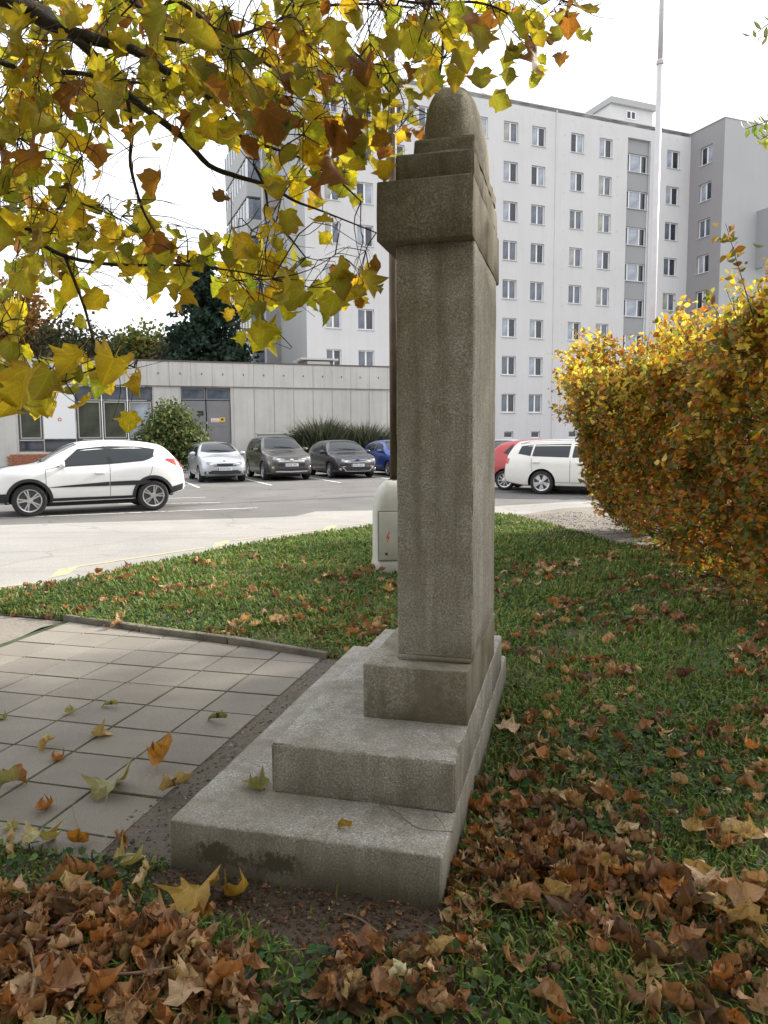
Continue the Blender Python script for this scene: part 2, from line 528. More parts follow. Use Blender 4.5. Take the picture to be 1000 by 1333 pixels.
sheet('ground', [(-700, -60), (700, -60), (700, 900), (-700, 900)], -.04, plain('far_ground', (.16, .155, .12), .95, var=.3, scale=.3))
sheet('parking_lot', [(-60, 8), (-30, 5), (60, 10), (75, 30), (60, 75), (-60, 60)], -.026, MAT['asphalt'])
sheet('road', [(-40, -2), (-12, 2), (-3.7, 6.3), (1.5, 12), (4.0, 15.5), (7.5, 16.2), (16, 17.2), (16, 20.4), (8.5, 19.6), (4.5, 18.05), (2.45, 17.0), (-.17, 16.3), (-1.5, 16.15), (-1.85, 15.2), (-2.28, 15.02), (-7.3, 13.98), (-12, 12.6), (-40, 6)], -.022, MAT['concrete_road'])
LAWN = [(-4.07, 7.69), (-3.51, 8.3), (-2.33, 10.56), (-.92, 12.48), (-.17, 13.2), (1.2, 14.3), (2.35, 15.0), (2.6, 14.6), (2.9, 13.6), (3.15, 12.5), (3.4, 10.9), (4.1, 10.2), (9, 10.0), (9, -3), (-7, -3), (-7, 4.6),
        mw(.03, 3.9), mw(-.02, 1.34), mw(.02, 1.05), mw(0, 1.03), mw(0, 0), mw(2.369, 0), mw(2.369, 1.03), mw(2.6, 1.2), (-.51, 5.28), (-1.21, 5.64), (-1.91, 5.97), (-2.83, 6.41), (-3.54, 6.66)]
sheet('lawn', LAWN, 0.0, MAT['soil'])
sheet('gravel_path', [(-2.83, 6.41), (-3.54, 6.66), (-4.07, 7.6), (-9, 9.5), (-9, 3.2), mw(1.6, 4.4), mw(2.4, 3.92), (-2.95, 6.2)], -.008, MAT['gravel'])
sheet('gravel_patch', [(2.35, 15.1), (3.0, 15.3), (4.0, 16.4), (5.6, 17.0), (12, 16.5), (12, 9), (3.5, 9.4), (3.3, 10.6), (3.1, 12.5), (2.85, 13.7)], -.012, MAT['gravel'])
sheet('dirt_strip', [mw(.0, 1.04), mw(2.55, 1.04), mw(2.65, 1.36), mw(.0, 1.36)], .003, MAT['dirt'])
# white bay lines and yellow road markings
def strip(name, p, q, w, mat, z=-.018):
    p, q = np.array(p, float), np.array(q, float)
    d = (q - p) / np.linalg.norm(q - p); n = np.array([-d[1], d[0]]) * w / 2
    return sheet(name, [tuple(p + n), tuple(p - n), tuple(q - n), tuple(q + n)], z, mat)
BAY = np.array([-.377, .926])
for P in ((-6.08, 24.24), (-3.83, 25.17), (-1.54, 26.3), (.73, 27.3), (3.0, 28.3), (-8.35, 23.3)):
    P = np.array(P); strip('bay_line', P, P + BAY * 5.2, .11, MAT['white_line'])
for a, b in (((-12.6, 13.55), (-2.94, 17.06)), ((-6.6, 18.3), (-4.12, 18.5)), ((-6.9, 19.6), (-4.9, 20.25)), ((-16, 14.0), (-11.2, 15.6))):
    strip('bay_line', a, b, .1, MAT['white_line'])
ypts = [(-3.9, 8.62), (-2.52, 10.9), (-1.02, 12.85), (.3, 14.2)]
for i, (a, b) in enumerate(zip(ypts, ypts[1:])):
    a, b = np.array(a), np.array(b)
    d = (b - a) / np.linalg.norm(b - a); n = np.array([-d[1], d[0]])
    strip('yellow_line', a + n * .38 + d * .45, b + d * -.1 + n * .12, .09, MAT['yellow_line'])
    sheet('yellow_wedge', [tuple(a - d * .10 - n * .02), tuple(a + d * .16 - n * .02), tuple(a + d * .60 + n * .36), tuple(a + d * .32 + n * .38)], -.0178, MAT['yellow_line'])
strip('yellow_line', (-7.5, 5.6), (-3.9, 8.3), .09, MAT['yellow_line'])

# ------------------------------------------------------------------ paving
paving = sheet('paving', [mw(-.05, 1.33), mw(2.66, 1.37), mw(3.16, 3.93), mw(1.5, 3.94), mw(-.05, 3.94)], .001, MAT['joint'])
def clip(poly, a, b, c):           # keep a*u+b*v<=c
    o = []
    for i in range(len(poly)):
        p, q = poly[i], poly[(i + 1) % len(poly)]
        fp, fq = a * p[0] + b * p[1] - c, a * q[0] + b * q[1] - c
        if fp <= 0: o.append(p)
        if fp * fq < 0:
            t = fp / (fp - fq)
            o.append((p[0] + (q[0] - p[0]) * t, p[1] + (q[1] - p[1]) * t))
    return o
paver_mats = []
for k in range(5):
    f = (.92, 1.0, 1.06, .97, 1.1)[k]
    paver_mats.append(road_mat('paver_tone', (.215 * f, .195 * f, .168 * f), 0, 3.0, .25))
for i in range(-1, 9):
    for j in range(0, 8):
        u0, v0 = .124 + i * .336, 1.335 + j * .36
        g = .0065
        pl = [(u0 + g, v0 + g), (u0 + .336 - g, v0 + g), (u0 + .336 - g, v0 + .36 - g), (u0 + g, v0 + .36 - g)]
        pl = clip(pl, 1, -.2, 2.62 - 1.41 * .2)        # the kerb cuts the last row
        pl = clip(pl, -1, 0, .03)
        if len(pl) < 3: continue
        us = [p[0] for p in pl]
        if max(us) - min(us) < .05: continue
        cu = sum(us) / len(pl); cv = sum(p[1] for p in pl) / len(pl)
        if cv > 3.92 + .0 * cu or (cv > 3.6 and cu < .8 and False): continue
        bm = bmesh.new()
        dz = random.uniform(-.002, .002); tx, ty = random.uniform(-.004, .004), random.uniform(-.004, .004)
        top = []
        bot = []
        mid = []
        for (u, v) in pl:
            du, dv = u - cu, v - cv
            x, y = mw(u, v)
            zz = .008 + dz + tx * du + ty * dv
            bot.append(bm.verts.new((x, y, -.03)))
            mid.append(bm.verts.new((x, y, zz - .005)))
            k = .992
            x2, y2 = mw(cu + du * k, cv + dv * k)
            top.append(bm.verts.new((x2, y2, zz)))
        n = len(pl)
        for a, b in ((bot, mid), (mid, top)):
            for q in range(n): bm.faces.new((a[q], a[(q + 1) % n], b[(q + 1) % n], b[q]))
        bm.faces.new(top)
        bmesh.ops.recalc_face_normals(bm, faces=bm.faces[:])
        frombm('paver', bm, random.choice(paver_mats), paving)

# kerb of concrete edging pieces along the grass
kp = [np.array(p) for p in ((-.42, 5.22), (-1.21, 5.64), (-1.91, 5.97), (-2.86, 6.44))]
kerb = None
kroot = tag(empty('kerb'), kind='structure')
L = [0]
for a, b in zip(kp, kp[1:]): L.append(L[-1] + np.linalg.norm(b - a))
def along(s):
    for i in range(len(kp) - 1):
        if s <= L[i + 1] or i == len(kp) - 2:
            d = (kp[i + 1] - kp[i]) / (L[i + 1] - L[i]); return kp[i] + d * (s - L[i]), d
s = 0
while s < L[-1] - .1:
    e = min(s + .9, L[-1])
    a, d = along(s + .004); b, _ = along(e - .004)
    d = (b - a) / np.linalg.norm(b - a); n = np.array([-d[1], d[0]]) * .03
    bm = bmesh.new()
    vs = []
    for P in (a, b):
        for sg in (-1, 1):
            for z in (-.05, .055 + random.uniform(-.006, .006)):
                q = P + n * sg; vs.append(bm.verts.new((q[0], q[1], z)))
    for q in ((0, 1, 3, 2), (4, 6, 7, 5), (0, 4, 5, 1), (2, 3, 7, 6), (0, 2, 6, 4), (1, 5, 7, 3)): bm.faces.new([vs[i] for i in q])
    bmesh.ops.recalc_face_normals(bm, faces=bm.faces[:])
    bevel_all(bm, .008)
    frombm('kerb_stone', bm, MAT['kerb'], kroot, True, 50)
    s = e

# ================================================================== MONUMENT
mon = tag(empty('stone_monument', (MO[0], MO[1], 0), MTH), 'tall weathered granite monument pillar on two wide steps with a domed top', 'monument')
def stoneblock(name, x0, x1, y0, y1, z0, z1, mat, r=.007, cell=.07, rough=.0016, chip=1.0):
    def cuts(a, b):
        n = max(2, int((b - a) / cell))
        return np.unique(np.round(np.concatenate([[a, a + r, b - r, b], np.linspace(a + r, b - r, n)]), 5))
    ax = [cuts(x0, x1), cuts(y0, y1), cuts(z0, z1)]
    idx, V, F = {}, [], []
    ext = [(x0, x1), (y0, y1), (z0, z1)]
    def vid(p):
        key = tuple(np.round(p, 5))
        if key in idx: return idx[key]
        q = np.array(p, float)
        on = [k for k in range(3) if abs(q[k] - ext[k][0]) < 1e-6 or abs(q[k] - ext[k][1]) < 1e-6]
        h = random.random
        if len(on) >= 2:
            pull = r * (.33 + .35 * chip * h())
            if h() < .06 * chip: pull += r * 1.2 * h()
            for k in on:
                sgn = 1 if abs(q[k] - ext[k][0]) < 1e-6 else -1
                q[k] += sgn * pull
        for k in on: q[k] += (h() - .5) * rough * 2
        idx[key] = len(V); V.append(q); return idx[key]
    for k in range(3):
        i, j = [a for a in range(3) if a != k]
        for side in (0, 1):
            for a0, a1 in zip(ax[i], ax[i][1:]):
                for b0, b1 in zip(ax[j], ax[j][1:]):
                    q = []
                    for (a, b) in ((a0, b0), (a1, b0), (a1, b1), (a0, b1)):
                        p = [0, 0, 0]; p[k] = ext[k][side]; p[i] = a; p[j] = b
                        q.append(vid(p))
                    flip = (side == 0) ^ (k == 1)
                    F.append(q[::-1] if flip else q)
    me = pymesh(name, V, F, mat, True, 55)
    return meshobj(name, me, mon)
def step_stain_mat():
    m = MAT['stone_step'].copy(); m.name = 'stone_step_mossy'
    n, l = m.node_tree.nodes, m.node_tree.links
    p = n['Principled BSDF']
    src = p.inputs['Base Color'].links[0].from_socket
    t = n.new('ShaderNodeTexCoord').outputs['Object']
    sx = n.new('ShaderNodeSeparateXYZ'); l.new(t, sx.inputs[0])
    tot = None
    for (cx, cz, rx, rz, k) in ((-.84, .085, .11, .06, 1.0), (-.60, .08, .13, .055, .95), (-.74, .07, .28, .05, .7)):
        a = mth(n, l, 'DIVIDE', mth(n, l, 'SUBTRACT', sx.outputs[0], cx), rx)
        b = mth(n, l, 'DIVIDE', mth(n, l, 'SUBTRACT', sx.outputs[2], cz), rz)
        d = mth(n, l, 'ADD', mth(n, l, 'MULTIPLY', a, a), mth(n, l, 'MULTIPLY', b, b))
        g = mth(n, l, 'MULTIPLY', mth(n, l, 'POWER', 2.718, mth(n, l, 'MULTIPLY', d, -1.0)), k)
        tot = g if tot is None else mth(n, l, 'MAXIMUM', tot, g)
    nz = noise(n, l, mapped(n, l, t, (1.3, 1, 1)), 30, 8, .8)
    fac = ramp(n, l, mth(n, l, 'ADD', tot, mth(n, l, 'MULTIPLY', mth(n, l, 'SUBTRACT', nz, .5), 2.4)), [(.50, (0, 0, 0)), (.74, (.97, .97, .97))])
    front = ramp(n, l, sx.outputs[1], [(.012, (1, 1, 1)), (.02, (0, 0, 0))])
    fac = mth(n, l, 'MULTIPLY', fac, front)
    c = mixrgb(n, l, fac, src, (.012, .014, .007))
    # rain-dark and earthy risers: dirt creeps up from the foot of the block
    low = ramp(n, l, mth(n, l, 'ADD', sx.outputs[2], mth(n, l, 'MULTIPLY', nz, -.10)), [(.0, (.75, .75, .75)), (.13, (.25, .25, .25)), (.19, (0, 0, 0))])
    c = mixrgb(n, l, mth(n, l, 'MULTIPLY', low, .8), c, (.15, .135, .10))
    l.new(c, p.inputs['Base Color'])
    return m
MAT['stone_step_mossy'] = step_stain_mat()
stoneblock('bottom_step', -1.032, 0, 0, 2.369, -.06, .19, MAT['stone_step_mossy'], .009)
stoneblock('upper_step', -.743, -.004, .296, 2.11, .186, .39, MAT['stone_step'], .009)
stoneblock('plinth', -.462, -.008, .651, 1.718, .386, .6255, MAT['stone'], .007)
# shaft with a small splayed foot
stoneblock('shaft_foot', -.3345, -.0065, .747, 1.621, .62, .652, MAT['stone'], .012)
stoneblock('shaft', -.331, -.003, .7515, 1.617, .648, 2.392, MAT['stone_shaft'], .006)
stoneblock('capital', -.392, 0, .675, 1.7035, 2.389, 2.627, MAT['stone_dark'], .006)
stoneblock('upper_tier', -.325, -.004, .72, 1.655, 2.622, 2.742, MAT['stone_dark'], .012, rough=.003, chip=1.6)
stoneblock('top_tier', -.262, -.008, .78, 1.60, 2.738, 2.815, MAT['stone_dark'], .012, rough=.004, chip=1.8)
V, F = [], []
NU, NV = 40, 16
for j in range(NV + 1):
    ph = (j / NV) * math.pi / 2
    for i in range(NU):
        a = 2 * math.pi * i / NU
        e1, e2 = .78, .62
        sp = lambda w, e: math.copysign(abs(w) ** e, w)
        cr = sp(math.cos(ph), e1); sr = sp(math.sin(ph), e1)
        V.append((-.135 + .124 * cr * sp(math.cos(a), e2), 1.19 + .375 * cr * sp(math.sin(a), e2), 2.81 + .312 * sr))
for k, (x, y, z) in enumerate(V):
    w = .0025 * (random.random() - .5)
    V[k] = (x + w, y + w, z + w)
for j in range(NV):
    for i in range(NU):
        F.append((j * NU + i, j * NU + (i + 1) % NU, (j + 1) * NU + (i + 1) % NU, (j + 1) * NU + i))
meshobj('dome', pymesh('dome', V, F, MAT['stone'], True), mon)

# ================================================================== WALLS WITH OPENINGS
def wall_mesh(name, s0, s1, z0, z1, holes, depth, mat, parent, loc=(0, 0, 0), rz=0.0, maxcell=6.0):
    """vertical wall in local X/Z with reveals running into +Y"""
    S = sorted({round(v, 4) for v in [s0, s1] + [h[0] for h in holes] + [h[1] for h in holes]})
    Z = sorted({round(v, 4) for v in [z0, z1] + [h[2] for h in holes] + [h[3] for h in holes]})
    V, F, ix = [], [], {}
    def v(x, y, z):
        k = (round(x, 4), round(y, 4), round(z, 4))
        if k not in ix: ix[k] = len(V); V.append(k)
        return ix[k]
    for a, b in zip(S, S[1:]):
        for c, d in zip(Z, Z[1:]):
            mx, mz = (a + b) / 2, (c + d) / 2
            if any(h[0] < mx < h[1] and h[2] < mz < h[3] for h in holes): continue
            F.append((v(a, 0, c), v(b, 0, c), v(b, 0, d), v(a, 0, d)))
    for (a, b, c, d) in [h[:4] for h in holes]:
        V0 = len(V)
        for (x, z) in ((a, c), (b, c), (b, d), (a, d)):
            V.append((x, 0, z)); V.append((x, depth, z))
        for k in range(4):
            p, q = V0 + 2 * k, V0 + 2 * ((k + 1) % 4)
            F.append((p, p + 1, q + 1, q))
    o = meshobj(name, pymesh(name, V, F, mat), parent)
    o.location = loc; o.rotation_euler = (0, 0, rz)
    return o
WIN = {}
def window_meshes(w, h, splits, fm, fw=.065, mw_=.11, transom=None):
    """frame mesh and the pane rectangles; splits = mullion centres as shares of w"""
    key = (round(w, 3), round(h, 3), tuple(splits), fm.name, transom)
    if key in WIN: return WIN[key]
    bm = bmesh.new()
    box(bm, 0, w, -.03, .03, 0, fw); box(bm, 0, w, -.03, .03, h - fw, h)
    box(bm, 0, fw, -.031, .031, fw, h - fw); box(bm, w - fw, w, -.031, .031, fw, h - fw)
    xs = [fw] + [w * t for t in splits] + [w - fw]
    for t in splits: box(bm, w * t - mw_ / 2, w * t + mw_ / 2, -.036, .036, fw, h - fw)
    zs = [(fw, h - fw)]
    if transom:
        box(bm, fw, w - fw, -.033, .033, h * transom - fw / 2, h * transom + fw / 2)
        zs = [(fw, h * transom - fw / 2), (h * transom + fw / 2, h - fw)]
    me = bpy.data.meshes.new('window_frame'); bm.normal_update(); bm.to_mesh(me); bm.free(); me.materials.append(fm)
    rects = []
    for k in range(len(xs) - 1):
        a = xs[k] + (mw_ / 2 if k else 0); b = xs[k + 1] - (mw_ / 2 if k < len(xs) - 2 else 0)
        for (c, d) in zs: rects.append((a, b, c, d))
    WIN[key] = (me, rects)
    return WIN[key]
PANE = {}
def pane_mesh(w, h, mat):
    k = (round(w, 3), round(h, 3), mat.name)
    if k not in PANE:
        PANE[k] = pymesh('pane', [(0, 0, 0), (w, 0, 0), (w, 0, h), (0, 0, h)], [(0, 1, 2, 3)], mat)
    return PANE[k]
SILL = {}
def window(parent, x, y, z, w, h, splits, fm, mats, rz=0.0, sill=True, transom=None, mw_=.11):
    me, rects = window_meshes(w, h, splits, fm, mw_=mw_, transom=transom)
    f = meshobj('window', me, parent); f.location = (x, y, z); f.rotation_euler = (0, 0, rz)
    for i, (a, b, c, d) in enumerate(rects):
        q = meshobj('pane', pane_mesh(b - a, d - c, mats[i % len(mats)]), f); q.location = (a, .012, c)
    if sill:
        k = round(w, 3)
        if k not in SILL:
            bm = bmesh.new(); box(bm, -.04, w + .04, -.24, .02, -.045, -.002)
            m = bpy.data.meshes.new('sill'); bm.normal_update(); bm.to_mesh(m); bm.free(); m.materials.append(MAT['render_light']); SILL[k] = m
        q = meshobj('sill', SILL[k], f)
    return f
def house_panes():
    r = random.random()
    if r < .5: return [MAT['glass_curtain'] if random.random() < .6 else MAT['glass_mid'], MAT['glass_dark']]
    if r < .7: return [MAT['glass_dark'], MAT['glass_curtain']]
    if r < .85: return [MAT['glass_mid'], MAT['glass_mid']]
    return [MAT['glass_blind'], MAT['glass_mid']]

# ================================================================== APARTMENT BLOCK
FA = np.array([8.57, 52.8]); FD = np.array([.926, .377]); FD = FD / np.linalg.norm(FD)
FN = np.array([-FD[1], FD[0]]); FR = math.atan2(FD[1], FD[0])
apt = tag(empty('apartment_block', (FA[0], FA[1], 0), FR), 'eight storey pale grey apartment block with rows of white framed windows', 'apartment block')
ZR = 24.38
rows = [22.98 - 2.63 * k for k in range(8)]
holes, wins = [], []
cols = [(-13.14, 1.02), (-10.97, 1.12), (-8.75, 1.12), (-6.6, 1.12), (-4.7, 1.12), (-2.6, 1.12), (-.23, 1.14), (2.03, 1.13), (5.29, 1.12), (7.76, 1.15), (13.99, 1.25)]
for (c, w) in cols:
    for k, z in enumerate(rows):
        holes.append((c, c + w, z - 1.31, z)); wins.append((c, z - 1.31, w, 1.31))
    holes.append((c + .25, c + 1.0, 1.45, 1.92))
LOG = (10.3, 12.42)
holes.append((LOG[0], LOG[1], 1.0, 23.35))
wall_mesh('front_wall', -14.41, 16.26, -.1, ZR, holes, .2, MAT['render_light'], apt)
for (c, z, w, h) in wins:
    window(apt, c, .17, z, w, h, [.5], MAT['frame_white'], house_panes())
for (c, w) in cols:
    window(apt, c + .25, .15, 1.45, .75, .47, [], MAT['frame_white'], [MAT['glass_dark']], sill=False)
lh = []
for k, z in enumerate(rows):
    z0 = z - .62
    lh.append((LOG[0] + .06, LOG[1] - .06, z0 - 1.3, z0))
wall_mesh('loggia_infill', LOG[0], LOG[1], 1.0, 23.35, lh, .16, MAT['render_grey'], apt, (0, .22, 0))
for h in lh:
    window(apt, h[0], .36, h[2], h[1] - h[0], 1.3, [.2, .72], MAT['frame_white'], [MAT['glass_dark'], random.choice([MAT['glass_curtain'], MAT['glass_mid'], MAT['glass_curtain']]), MAT['glass_dark']], mw_=.1)
# wing that comes forward on the right
WY = 3.25
wh = [(1.0, 2.16, z - 1.31, z) for z in rows]
wl = wall_mesh('wing_side_wall', 0, WY, -.1, ZR, wh, .2, MAT['render_shaded'], apt, (16.26, 0, 0), -math.pi / 2)  # side turned from the sun, its shade painted into the wall colour
for z in rows:
    window(apt, 16.26 + .17, -1.0, z - 1.31, 1.16, 1.31, [.5], MAT['frame_white'], house_panes(), rz=-math.pi / 2)
fh = [(21.3, 22.5, z - 1.31, z) for z in rows]
wall_mesh('wing_front_wall', 16.26, 34, -.1, ZR, fh, .2, MAT['render_mid'], apt, (0, -WY, 0))
for h in fh: window(apt, h[0], -WY + .17, h[2], 1.2, 1.31, [.5], MAT['frame_white'], house_panes())
bm = bmesh.new(); box(bm, 19.75, 20.05, -WY - 1.3, -WY - .002, 14.0, 18.2); box(bm, 20.05, 25, -WY - 1.2, -WY - .002, 15.2, 16.3)
frombm('balcony', bm, MAT['render_grey'], apt)
# left flank and the block behind it with glazed balconies
D1 = 6.5
Y1 = FA + FN * D1
s346 = onplane(346, 400, Y1, FD)[0]
wall_mesh('left_side_wall', -D1, 0, -.1, ZR, [], .1, MAT['render_mid'], apt, (-14.41, 0, 0), -math.pi / 2)  # darker tone puts the shade of this flank into the colour
wall_mesh('rear_block_front', s346, -14.41, -.1, ZR, [], .1, MAT['render_shaded'], apt, (0, D1, 0))  # shade of this recessed face is in its colour too
D2 = 15.5
wall_mesh('rear_block_side', -D2, -D1, -.1, ZR + 1.5, [], .1, MAT['render_light'], apt, (s346, 0, 0), -math.pi / 2)
for k, z in enumerate([r - 1.9 for r in rows]):
    bm = bmesh.new(); box(bm, s346 - 1.0, s346 - .003, D1 + .6, D2 - .5, z - .16, z + .95); bevel_all(bm, .02, 1)
    b = frombm('balcony', bm, MAT['render_mid'], apt)
    bm = bmesh.new(); box(bm, s346 - .96, s346 - .004, D1 + .65, D2 - .55, z + .953, z + 2.3)
    frombm('pane', bm, MAT['glass_mid'], b)
    if k == 0:
        bm = bmesh.new(); box(bm, 0, .12, 0, .07, 0, 1.355); post_me = bpy.data.meshes.new('balcony_post'); bm.normal_update(); bm.to_mesh(post_me); bm.free(); post_me.materials.append(MAT['frame_white'])
    for q in np.linspace(D1 + .6, D2 - .55, 9):
        o = meshobj('balcony_post', post_me, b); o.location = (s346 - 1.02, q, z + .955)
# roof, flashings, lift house
bm = bmesh.new()
box(bm, -14.45, 16.22, .0, 12, ZR - .25, ZR - .02); box(bm, 16.3, 34, -WY + .02, 12, ZR - .25, ZR - .02)
frombm('roof', bm, MAT['render_grey'], apt)
bm = bmesh.new()
box(bm, -14.45, 16.2, -.04, .12, ZR, ZR + .05); box(bm, 16.2, 34, -WY - .04, -WY + .12, ZR + .002, ZR + .052); box(bm, 16.2, 16.36, -WY + .123, .12, ZR + .001, ZR + .051)
frombm('roof_flashing', bm, MAT['frame_alu'], apt)
HA = FA + FN * 3.0
hs0, hz = onplane(795, 133, HA, FD); hs1, _ = onplane(850, 145, HA, FD)
bm = bmesh.new(); box(bm, hs0, hs1, 3.0, 11, ZR - .02, hz - .1)
lift = frombm('lift_house', bm, MAT['render_light'], apt)
bm = bmesh.new(); box(bm, hs0 - .15, hs1 + .15, 2.75, 11.2, hz - .1, hz + .35); frombm('roof', bm, MAT['render_mid'], lift)
f = window(apt, hs0 + 1.5, 2.97, hz - 1.0, .9, .62, [.5], MAT['frame_white'], [MAT['glass_dark']], sill=False)
bm = bmesh.new(); box(bm, 3.98, 4.07, -.05, -.003, .2, ZR - .1); frombm('downpipe', bm, MAT['render_light'], apt)
bm = bmesh.new(); box(bm, -14.45, 16.2, -.05, -.003, -.1, 1.1); frombm('base_course', bm, MAT['render_grey'], apt)
bm = bmesh.new()
for (c, w) in cols:
    for z in (rows[0] + .75,): 
        for q in (.1, .9): box(bm, c + q, c + q + .07, -.01, .002, z, z + .09)
for k in range(16): box(bm, 4.7, 4.78, -.012, .002, 3 + k * 1.31, 3.1 + k * 1.31); box(bm, 9.4, 9.47, -.012, .002, 3.4 + k * 1.31, 3.5 + k * 1.31)
tag(frombm('wall_fixing', bm, MAT['frame_alu'], apt), kind='stuff')

# ================================================================== LOW ANNEX
LA = np.array([-16.5, 36.0]); LD = np.array([.94, .34]); LD = LD / np.linalg.norm(LD); LR = math.atan2(LD[1], LD[0])
low = tag(empty('service_building', (LA[0], LA[1], 0), LR), 'long flat roofed concrete building behind the parked cars', 'building')
S0, S1, ZP, ZT = -9.0, 20.5, 4.25, 5.46
lowholes = [(-1.07, .02, 1.0, 4.2), (1.51, 5.14, 1.0, 4.2), (6.53, 9.05, .5, 4.2), (-6.5, -3, 1.0, 4.2)]
wall_mesh('wall', S0, S1, -.1, ZP, lowholes, .25, MAT['concrete_old'], low)
g = MAT['glass_low']
for (a, b, tops) in ((-1.07, .02, 1), (1.51, 5.14, 3), (-6.5, -3, 3)):
    n = tops; w = (b - a) / n
    for k in range(n):
        x = a + k * w
        mats3 = [random.choice([MAT['glass_low'], MAT['glass_dark']])]
        window(low, x + .01, .14, 3.52, w - .02, .66, [], MAT['frame_dark'], [MAT['glass_mid']], sill=False)
        pm = MAT['glass_curtain'] if (k == 2) else MAT['glass_low']
        fr = window(low, x + .01, .14, 1.56, w - .02, 1.95, [], MAT['frame_dark'], [pm], sill=False)
        bm = bmesh.new(); q = .07
        for (x0, x1, z0, z1) in ((q, q + .05, q, 1.95 - q), (w - .02 - q - .05, w - .02 - q, q, 1.95 - q), (q + .05, w - .07 - q, 1.95 - q - .05, 1.95 - q), (q + .05, w - .07 - q, q, q + .05)): box(bm, x0, x1, -.02, .0, z0, z1)
        frombm('sash', bm, MAT['frame_alu'], fr)
        window(low, x + .01, .14, 1.0, w - .02, .55, [], MAT['frame_dark'], [MAT['glass_dark']], sill=False)
# white infill panel with a ventilator
bm = bmesh.new(); box(bm, .06, 1.47, -.03, .003, 1.62, 4.2); pn = frombm('infill_panel', bm, MAT['frame_white'], low)
bm = bmesh.new(); lathe(bm, [(.085, -.05), (.06, -.055), (.05, -.04)], 14, 'y', Matrix.Translation((.78, 0, 2.55))); frombm('ventilator', bm, MAT['red_mark'], pn)
bm = bmesh.new(); box(bm, .06, 1.47, -.025, .003, 1.0, 1.59); frombm('infill_panel', bm, MAT['glass_dark'], low)
# brick plinth, brick by brick
for rowk in range(6):
    for k in range(24):
        x = -1.6 + k * .26 + (.13 if rowk % 2 else 0)
        bm = bmesh.new(); box(bm, x, x + .245, -.22 + random.uniform(-.006, .006), -.002, .38 + rowk * .085, .455 + rowk * .085)
        frombm('brick', bm, MAT['brick'], low)
# double door with transom
dw = (9.05 - 6.53) / 2
for k in range(2):
    x = 6.53 + k * dw
    window(low, x + .02, .14, 3.56, dw - .04, .62, [], MAT['door_grey'], [MAT['glass_mid']], sill=False)
    bm = bmesh.new(); box(bm, x + .03, x + dw - .03, .1, .16, .5, 3.52)
    box(bm, x + .10, x + dw - .10, .086, .099, .7, 2.05); box(bm, x + .10, x + dw - .10, .086, .099, 2.2, 3.4)
    dr = frombm('door', bm, MAT['door_grey'], low)
    bm = bmesh.new(); box(bm, x + (dw - .14 if k == 0 else .1), x + (dw - .1 if k == 0 else .14), .03, .0855, 1.7, 1.95); frombm('handle', bm, MAT['chrome'], dr)
bm = bmesh.new(); box(bm, 7.3, 7.65, .078, .085, 2.75, 3.0); frombm('grille', bm, MAT['black'], low)
bm = bmesh.new(); box(bm, 8.02, 8.42, .07, .0845, 2.42, 2.62); sg = frombm('door_notice', bm, MAT['sign_white'], low)
bm = bmesh.new(); box(bm, 8.05, 8.40, .066, .0695, 2.45, 2.48); box(bm, 8.05, 8.36, .066, .0695, 2.52, 2.55); frombm('lettering', bm, MAT['red_mark'], sg)
bm = bmesh.new(); box(bm, 8.44, 8.74, .07, .0845, 2.44, 2.66); sg = frombm('door_notice', bm, MAT['sign_yellow'], low)
bm = bmesh.new(); box(bm, 8.54, 8.66, .066, .0695, 2.50, 2.62); frombm('symbol', bm, MAT['black'], sg)
# parapet panels and wall panels
x = S0
while x < S1 - .2:
    e = min(x + 1.07, S1)
    bm = bmesh.new(); box(bm, x + .004, e - .004, -.14 + random.uniform(-.004, .004), -.003, ZP, ZT); bevel_all(bm, .01, 1)
    pa = frombm('parapet_panel', bm, MAT['concrete_old'], low)
    bm = bmesh.new(); box(bm, (x + e) / 2 - .025, (x + e) / 2 + .025, -.16, -.141, 4.83, 4.92); frombm('drain_spout', bm, MAT['frame_dark'], pa)
    x = e
x = 9.2
while x < S1 - .2:
    e = min(x + 1.07, S1)
    bm = bmesh.new(); box(bm, x + .012, e - .012, -.05, -.003, .3, 4.14); bevel_all(bm, .008, 1)
    frombm('wall_panel', bm, MAT['concrete_panel'], low); x = e
for a, b in ((5.2, 6.45), (-2.9, -1.15)):
    bm = bmesh.new(); box(bm, a, b, -.045, -.003, .3, 4.16); bevel_all(bm, .008, 1); frombm('wall_panel', bm, MAT['concrete_panel'], low)
bm = bmesh.new(); box(bm, S0, S1, -.17, .3, ZT + .003, ZT + .07); frombm('roof_flashing', bm, MAT['flashing'], low)
bm = bmesh.new(); box(bm, S0, S1, .31, 9, ZT - .5, ZT - .1); box(bm, S1 - .25, S1, .26, 9, 0, ZT - .51); frombm('roof', bm, MAT['concrete_old'], low)
bm = bmesh.new(); box(bm, 13.35, 15.0, 1.2, 2.8, ZT - .1, ZT + .42); rv = frombm('roof_vent', bm, MAT['flashing'], low)
bm = bmesh.new(); box(bm, 13.1, 15.25, 1.0, 3.0, ZT + .423, ZT + .52); frombm('lid', bm, MAT['frame_alu'], rv)
bm = bmesh.new(); box(bm, 13.5, 14.8, 1.17, 1.197, ZT + .05, ZT + .36); frombm('louver_panel', bm, MAT['frame_alu'], rv)

